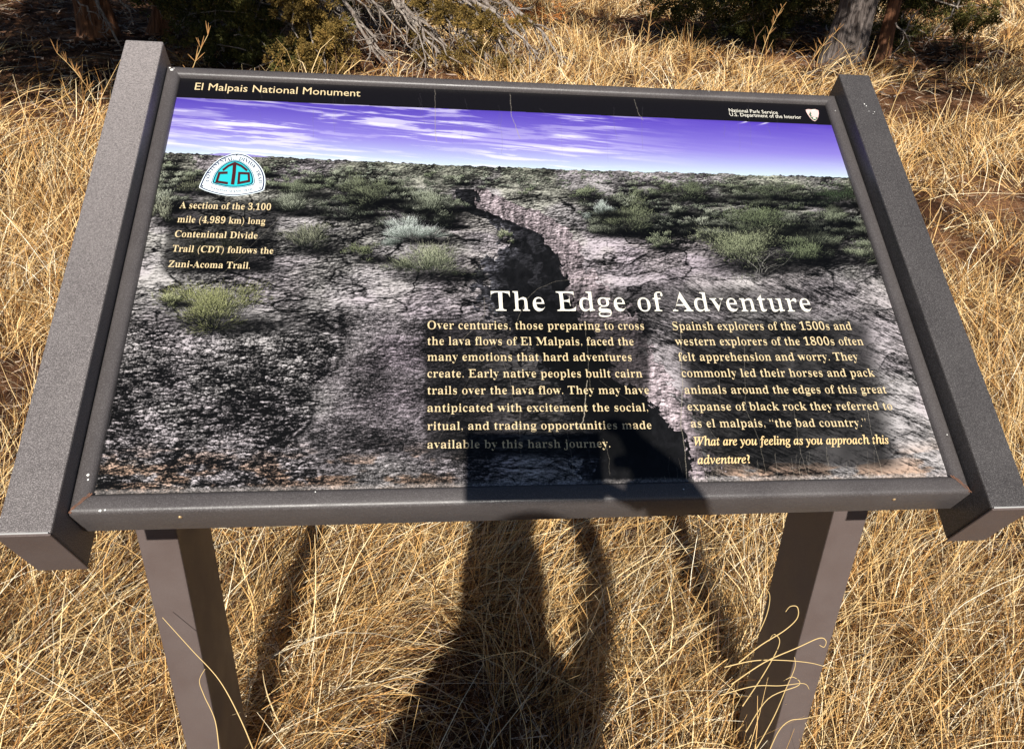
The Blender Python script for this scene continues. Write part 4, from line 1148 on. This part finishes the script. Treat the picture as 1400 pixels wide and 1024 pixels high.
# ---- wood
class Wood:
    def __init__(s): s.V = []; s.F = []
    def add(s, pts, rad, sides=6):
        v, f = tube(pts, rad, sides); o = len(s.V); s.V += v; s.F += [tuple(i + o for i in q) for q in f]
    def build(s, name, m, parent=None, origin=Vector((0, 0, 0))):
        return link(name, mesh_py(name, [q - origin for q in s.V], s.F, True), m, parent)
R_ = random.Random(9)
def limb_path(a, d, L, wob, n=8, droop=0.0):
    P = [Vector(a)]; d = Vector(d).normalized()
    for i in range(n):
        d = (d + Vector((R_.gauss(0, wob), R_.gauss(0, wob), R_.gauss(0, wob) - droop))).normalized()
        P.append(P[-1] + d * L / n)
    return P
def grow(wood, a, d, L, r, depth, wob=.18, tips=None, droop=0.0, kids=4):
    P = limb_path(a, d, L, wob, 8, droop)
    wood.add(P, [r * (1 - .75 * i / 8) for i in range(9)], 6 if r > .02 else 4)
    if tips is not None: tips.append(P[-1]); tips.append(P[5])
    if depth > 0:
        for k in range(kids):
            i = R_.randint(2, 7)
            dd = (P[i + 1] - P[i]).normalized(); rv = Vector((R_.gauss(0, 1), R_.gauss(0, 1), R_.gauss(0, .8))).normalized()
            grow(wood, P[i], (dd * .8 + rv * .9), L * R_.uniform(.35, .6), r * (1 - .75 * i / 8) * .6, depth - 1, wob, tips, droop, kids)

def foliage(centres, radii, per, size, seed, flatness=.75, tl=(0, 1)):
    """sprays of small leaf-sized faces around many centres"""
    rg = np.random.default_rng(seed)
    C_ = np.asarray(centres, float); Rr = np.asarray(radii, float)
    n = len(C_); cnt = (per * Rr / Rr.mean()).astype(int) + 4
    idx = np.repeat(np.arange(n), cnt); N = len(idx)
    d = unit(rg.normal(0, 1, (N, 3))); q = rg.random(N) ** .45
    sub = rg.integers(0, 9, N); sd = unit(rg.normal(0, 1, (n, 9, 3)))[idx, sub]
    P = C_[idx] + (sd * .72 + d * .42 * q[:, None]) * Rr[idx][:, None] * np.array([1, 1, flatness])
    ax = unit(sd + rg.normal(0, .5, (N, 3)) + np.array([0, 0, .2]))
    sz = size * rg.uniform(.5, 1.4, N)
    s1 = unit(np.cross(ax, rg.normal(0, 1, (N, 3))))
    a = P; b = P + ax * sz[:, None] * .5 + s1 * sz[:, None] * .22; c = P + ax * sz[:, None]; e = P + ax * sz[:, None] * .5 - s1 * sz[:, None] * .22
    V = np.stack([a, b, c, e], 1).reshape(-1, 3)
    F = np.arange(N * 4); S = np.full(N, 4)
    base = rg.uniform(tl[0], tl[1], n)[idx]
    T = np.clip(base * .55 + rg.random(N) * .45 * (tl[1]), 0, 1)
    return V, F, S, np.repeat(T, 4)

def juniper(label, base, lean, height, r, mats, crowns, low, seed, trunk2=None):
    R_.seed(seed); rg = np.random.default_rng(seed)
    B = Vector((base[0], base[1], float(gz(base[0], base[1])) - .05))
    t = empty("juniper_tree", B)
    tag(t, label, "tree", "junipers behind the sign")
    # fluted trunk
    for (o_, rr, hh, ln, mm) in ([((0, 0), r, height, lean, mats[0])] + ([trunk2] if trunk2 else [])):
        V = []; F = []; n = 26; m_ = 30
        ph = R_.random() * 6
        for i in range(n):
            f = i / (n - 1); cx = o_[0] + ln[0] * f + .05 * math.sin(f * 5 + ph); cy = o_[1] + ln[1] * f + .04 * math.cos(f * 4)
            for k in range(m_):
                a = 2 * math.pi * k / m_
                ra = rr * (1 - .45 * f) * (1 + .5 * math.exp(-f * 9) + .16 * math.sin(3 * a + ph + f * 2) + .10 * math.sin(7 * a + f * 5 + ph) + R_.uniform(-.05, .05))
                V.append((cx + ra * math.cos(a), cy + ra * math.sin(a), hh * f))
        for i in range(n - 1):
            for k in range(m_):
                a = i * m_ + k; b = i * m_ + (k + 1) % m_; F.append((a, b, b + m_, a + m_))
        link("trunk", mesh_py("trunk", V, F, True), mm, t)
    top = Vector((lean[0], lean[1], height))
    cents = []; rads = []
    w = Wood()
    for (c, rad, cnt, cr) in crowns:
        c = Vector(c)
        st = Vector((lean[0] * .5, lean[1] * .5, height * .5))
        for k in range(3):
            tgt = c + Vector((R_.uniform(-.6, .6) * rad[0], R_.uniform(-.6, .6) * rad[1], R_.uniform(-.3, .5) * rad[2])) - B
            P = [st + (tgt - st) * (i / 8) + Vector((R_.gauss(0, .05), R_.gauss(0, .05), .25 * math.sin(i / 8 * 3.14))) for i in range(9)]
            w.add(P, [max(.012, r * .35 * (1 - i / 9)) for i in range(9)], 6)
        for k in range(cnt):
            v = Vector(unit(rg.normal(0, 1, 3))) * (rg.random() ** .33)
            cents.append(c - B + Vector((v.x * rad[0], v.y * rad[1], v.z * rad[2]))); rads.append(cr * rg.uniform(.6, 1.3))
    w.build("limb", m_dead if False else mats[0], t)
    V, F, S, T = foliage(cents, rads, 210, .060, seed)
    link("crown", mesh_np("crown", V, F, S, False, {"tint": T}), m_fol, t)
    if low:
        lw = Wood(); lc = []; lr = []
        for (a, b, n_, cr) in low:
            a = Vector(a) - B; b = Vector(b) - B
            P = [a + (b - a) * (i / 8) + Vector((R_.gauss(0, .04), R_.gauss(0, .04), R_.gauss(0, .03))) for i in range(9)]
            lw.add(P, [.03 * (1 - .8 * i / 8) for i in range(9)], 6)
            for k in range(n_):
                i = R_.randint(2, 8); q = P[i] + Vector((R_.gauss(0, .16), R_.gauss(0, .16), R_.gauss(0, .12)))
                lw.add([P[i], (P[i] + q) / 2 + Vector((0, 0, .02)), q], [.007, .005, .003], 4)
                lc.append(q); lr.append(cr * R_.uniform(.6, 1.2))
        lw.build("low_branch", m_dead, t)["kind"] = "stuff"
        V, F, S, T = foliage(lc, lr, 420, .026, seed + 1, .8)
        link("low_foliage", mesh_np("low_foliage", V, F, S, False, {"tint": T}), m_fol, t)
    return t

juniper("old juniper with red brown stems in deep shade at far left behind the sign", (-3.35, 8.3), (.15, -.5), 2.6, .13, (m_bark2, m_bark2),
        [((-3.2, 3.7, 2.5), (1.5, .9, .38), 110, .28), ((-3.3, 5.0, 2.75), (1.75, 1.4, .5), 170, .30), ((-1.95, 4.3, 2.8), (.75, 1.2, .4), 50, .26), ((-3.1, 6.2, 3.0), (1.9, 1.8, .7), 110, .34), ((-1.2, 6.0, 3.2), (1.2, 1.6, .6), 60, .32), ((.3, 7.0, 3.3), (1.6, 1.0, .5), 60, .32)],
        [((-3.3, 8.4, 1.5), (-1.9, 7.4, 1.0), 30, .13), ((-2.8, 8.2, 1.6), (-1.5, 7.1, .62), 50, .13), ((-2.6, 8.0, 1.5), (-1.95, 7.2, .60), 40, .13), ((-2.4, 8.2, 1.6), (-1.2, 7.3, .75), 40, .13), ((-3.4, 8.0, 1.5), (-3.9, 7.4, 1.1), 20, .12),
         ((-4.6, 9.0, 1.6), (-4.0, 9.4, 1.1), 30, .16), ((-2.2, 9.8, 1.6), (-1.2, 10.0, 1.0), 34, .15)], 4,
        ((.55, .3), .09, 2.0, (.5, -.4), m_bark2))
juniper("thick grey juniper trunk with shredding bark right of the top of the sign", (4.10, 8.35), (.30, -.35), 2.6, .18, (m_bark, m_bark),
        [((4.95, 4.5, 2.85), (1.0, 1.1, .38), 44, .26), ((3.9, 6.0, 3.2), (1.6, 1.2, .55), 80, .32), ((2.6, 6.3, 3.2), (1.3, 1.2, .5), 70, .32), ((5.2, 8.6, 3.0), (1.6, 1.8, .8), 50, .36)],
        [((4.1, 9.2, 1.9), (2.9, 9.4, 1.0), 50, .15), ((4.0, 9.4, 1.8), (2.5, 9.8, 1.0), 50, .16), ((3.9, 9.3, 1.5), (3.3, 9.2, .95), 40, .15), ((4.4, 8.9, 1.9), (5.5, 8.5, 1.2), 50, .14), ((4.5, 9.3, 1.7), (5.1, 9.0, 1.1), 50, .15), ((4.5, 9.6, 1.5), (3.8, 9.9, 1.0), 40, .15),
         ((5.4, 6.9, 1.9), (4.6, 6.1, 1.32), 10, .06)], 12,
        ((.45, .0), .07, 2.2, (.25, .1), m_bark2))

def bough(label, limbs, fol, seed, m_f, twigs=3, fr=.08, per=300):
    """a sprawling bough: every limb a part of its own, with side twigs"""
    R_.seed(seed); B = Vector(limbs[0][0]); B.z = float(gz(B.x, B.y))
    t = empty("dead_branch", B); tag(t, label, "dead branch", "dead limbs behind the sign")
    for (a, b, r) in limbs:
        a = Vector(a) - B; b = Vector(b) - B; L = (b - a).length
        P = [a + (b - a) * (i / 8) + Vector((R_.gauss(0, .018), R_.gauss(0, .018), .05 * L * math.sin(i / 8 * 3.14) + R_.gauss(0, .012))) for i in range(9)]
        w = Wood(); w.add(P, [r * (1 - .7 * i / 8) for i in range(9)], 6)
        for k in range(twigs):
            i = R_.randint(1, 7); dd = (P[i + 1] - P[i]).normalized(); rv = Vector((R_.gauss(0, 1), R_.gauss(0, 1), R_.gauss(-.3, .8))).normalized()
            grow(w, P[i], dd * .9 + rv * .8, L * R_.uniform(.15, .4), r * .4, 1, .2, None, 0, 2)
        link("limb", mesh_py("limb", w.V, w.F, True), m_dead, t)
    if fol:
        V, F, S, T = foliage([Vector(q) + Vector((R_.gauss(0, .07), R_.gauss(0, .07), R_.gauss(0, .06))) - B for q in fol for _ in range(5)], [fr] * (len(fol) * 5), per, .020, seed, .8)
        link("foliage", mesh_np("foliage", V, F, S, False, {"tint": T}), m_f, t)
R_.seed(61)
LM = []
for k in range(28):
    x0_ = -1.15 + k * .058 + R_.gauss(0, .08); x1_ = x0_ + R_.uniform(.25, .75)
    y0_ = R_.uniform(7.3, 8.2); LM.append(((x0_, y0_ + .25, R_.uniform(.95, 1.35)), (x1_, y0_ - R_.uniform(0, .4), float(gz(x1_, y0_ - .2)) + R_.uniform(.0, .25)), R_.uniform(.010, .027)))
bough("sunlit tangle of bleached sticks sloping down behind the middle of the sign's top edge", LM, [(R_.uniform(-.35, .62), R_.uniform(7.2, 8.0), R_.uniform(.68, 1.08)) for k in range(17)], 62, m_folb, 7, .07, 260)
bough("pale limb arching right over the sunlit meadow grass", [((-.35, 7.8, 1.22), (.60, 7.6, .80), .020), ((-.2, 7.9, 1.2), (.52, 7.7, .93), .014)], [], 63, m_folb, 4)
bough("bleached limbs in the dark above the left end of the sign's header", [((-1.6, 7.6, 1.0), (-2.35, 7.3, .74), .020), ((-2.6, 7.6, 1.15), (-2.3, 7.4, .72), .018), ((-2.5, 7.7, 1.2), (-2.15, 7.5, .85), .015)], [], 64, m_folb, 7)
bough("broken pale stub hanging before the far left juniper stems", [((-2.95, 7.3, 1.15), (-2.72, 7.1, .62), .022), ((-2.85, 7.4, 1.2), (-2.60, 7.2, .78), .015), ((-3.1, 7.2, 1.0), (-2.8, 7.0, .85), .012)], [], 65, m_folb, 7)
bough("low juniper bough with yellow green tufts left of the stick tangle", [((-1.45, 7.2, 1.45), (-1.0, 6.6, .62), .018), ((-1.3, 7.1, 1.4), (-1.2, 6.6, .8), .014), ((-1.2, 7.3, 1.4), (-.85, 6.8, .85), .012)],
      [(R_.uniform(-1.35, -.88), R_.uniform(6.5, 6.9), R_.uniform(.55, 1.25)) for k in range(15)], 66, m_folb, 4, .075, 320)
bough("pale bare twigs in the shade right of the thick juniper trunk", [((4.75, 8.2, 1.2), (4.5, 8.0, .75), .010), ((5.1, 8.1, 1.25), (4.8, 7.9, .95), .009), ((4.45, 8.0, 1.1), (4.75, 7.8, .75), .009)], [], 67, m_folb, 5)

# fallen sticks under the junipers
w = Wood(); R_.seed(31)
for k in range(620):
    if k % 3: x, y = R_.uniform(-4.6, .3), R_.uniform(5.6, 10)
    else: x, y = R_.uniform(2.8, 6), R_.uniform(6.8, 10)
    a = R_.uniform(0, 6.28); L = R_.uniform(.04, .28); z = float(gz(x, y)) + .01
    w.add([Vector((x, y, z)), Vector((x + math.cos(a) * L * .5, y + math.sin(a) * L * .5, z + R_.uniform(.0, .05))), Vector((x + math.cos(a) * L, y + math.sin(a) * L, z + R_.uniform(-.01, .06)))], [R_.uniform(.003, .009), .004, .002], 4)
o = w.build("fallen_twigs", m_dead); tag(o, "pale fallen twigs scattered on dark duff under the junipers", "fallen twigs", kind="stuff")

# small rust coloured shrub at the meadow's edge
R_.seed(5)
B = Vector((.95, 9.6, float(gz(.95, 9.6))))
sh = empty("rusty_shrub", B); tag(sh, "small rust orange shrub at the edge of the sunlit meadow", "shrub")
w = Wood(); tips = []
for k in range(7): grow(w, Vector((0, 0, 0)), (R_.gauss(0, .5), R_.gauss(0, .5), 1), .42, .006, 1, .15, tips, 0, 3)
w.build("stem", m_bark2, sh)
V, F, S, T = foliage(tips, [.05] * len(tips), 40, .022, 6)
link("leaves", mesh_np("leaves", V, F, S, False, {"tint": T}), m_rustleaf, sh)

# a few tall dry seed stalks standing up behind the sign
def seed_stalk(label, x, y, h, lx, seed):
    R_.seed(seed); B = Vector((x, y, float(gz(x, y))))
    t = empty("seed_stalk", B); tag(t, label, "seed stalk", "tall dry stalks behind the sign")
    w = Wood(); P = [Vector((lx * f * f * h, 0.05 * f, h * f)) for f in [i / 8 for i in range(9)]]
    w.add(P, [.004 * (1 - .6 * i / 8) for i in range(9)], 4); w.build("stalk", m_stem, t)
    w = Wood()
    for i in range(4, 9):
        for k in range(4):
            d = Vector((R_.gauss(0, .5), R_.gauss(0, .5), .9)).normalized() * R_.uniform(.04, .10)
            w.add([P[i], P[i] + d * .6, P[i] + d], [.0016, .0026, .001], 4)
    w.build("seed_head", m_seed, t)
m_seed = flat("seed_brown", (.42, .22, .08), .8)
for i, (lab, x, y, h, lx) in enumerate((("tall orange brown stalk leaning right before the dark tree line", 2.95, 7.6, .62, .25), ("tall dry stalk beside the thick trunk's left side", 3.3, 7.3, .5, .5),
                                        ("slender dry stalk standing alone in the middle of the meadow", 1.9, 7.9, .55, .05), ("dry stalk leaning left at the meadow's centre", 1.2, 7.6, .45, -.3),
                                        ("tall thin stalk rising beside the upper left rail", -1.75, 5.1, .62, .35), ("bent straw stalk left of the sign near the bare soil", -2.35, 5.4, .42, -.5),
                                        ("dry stalk right of the sign's upper right corner", 3.6, 6.1, .42, .3))):
    seed_stalk(lab, x, y, h, lx, 50 + i)
#@@PLANTS_END
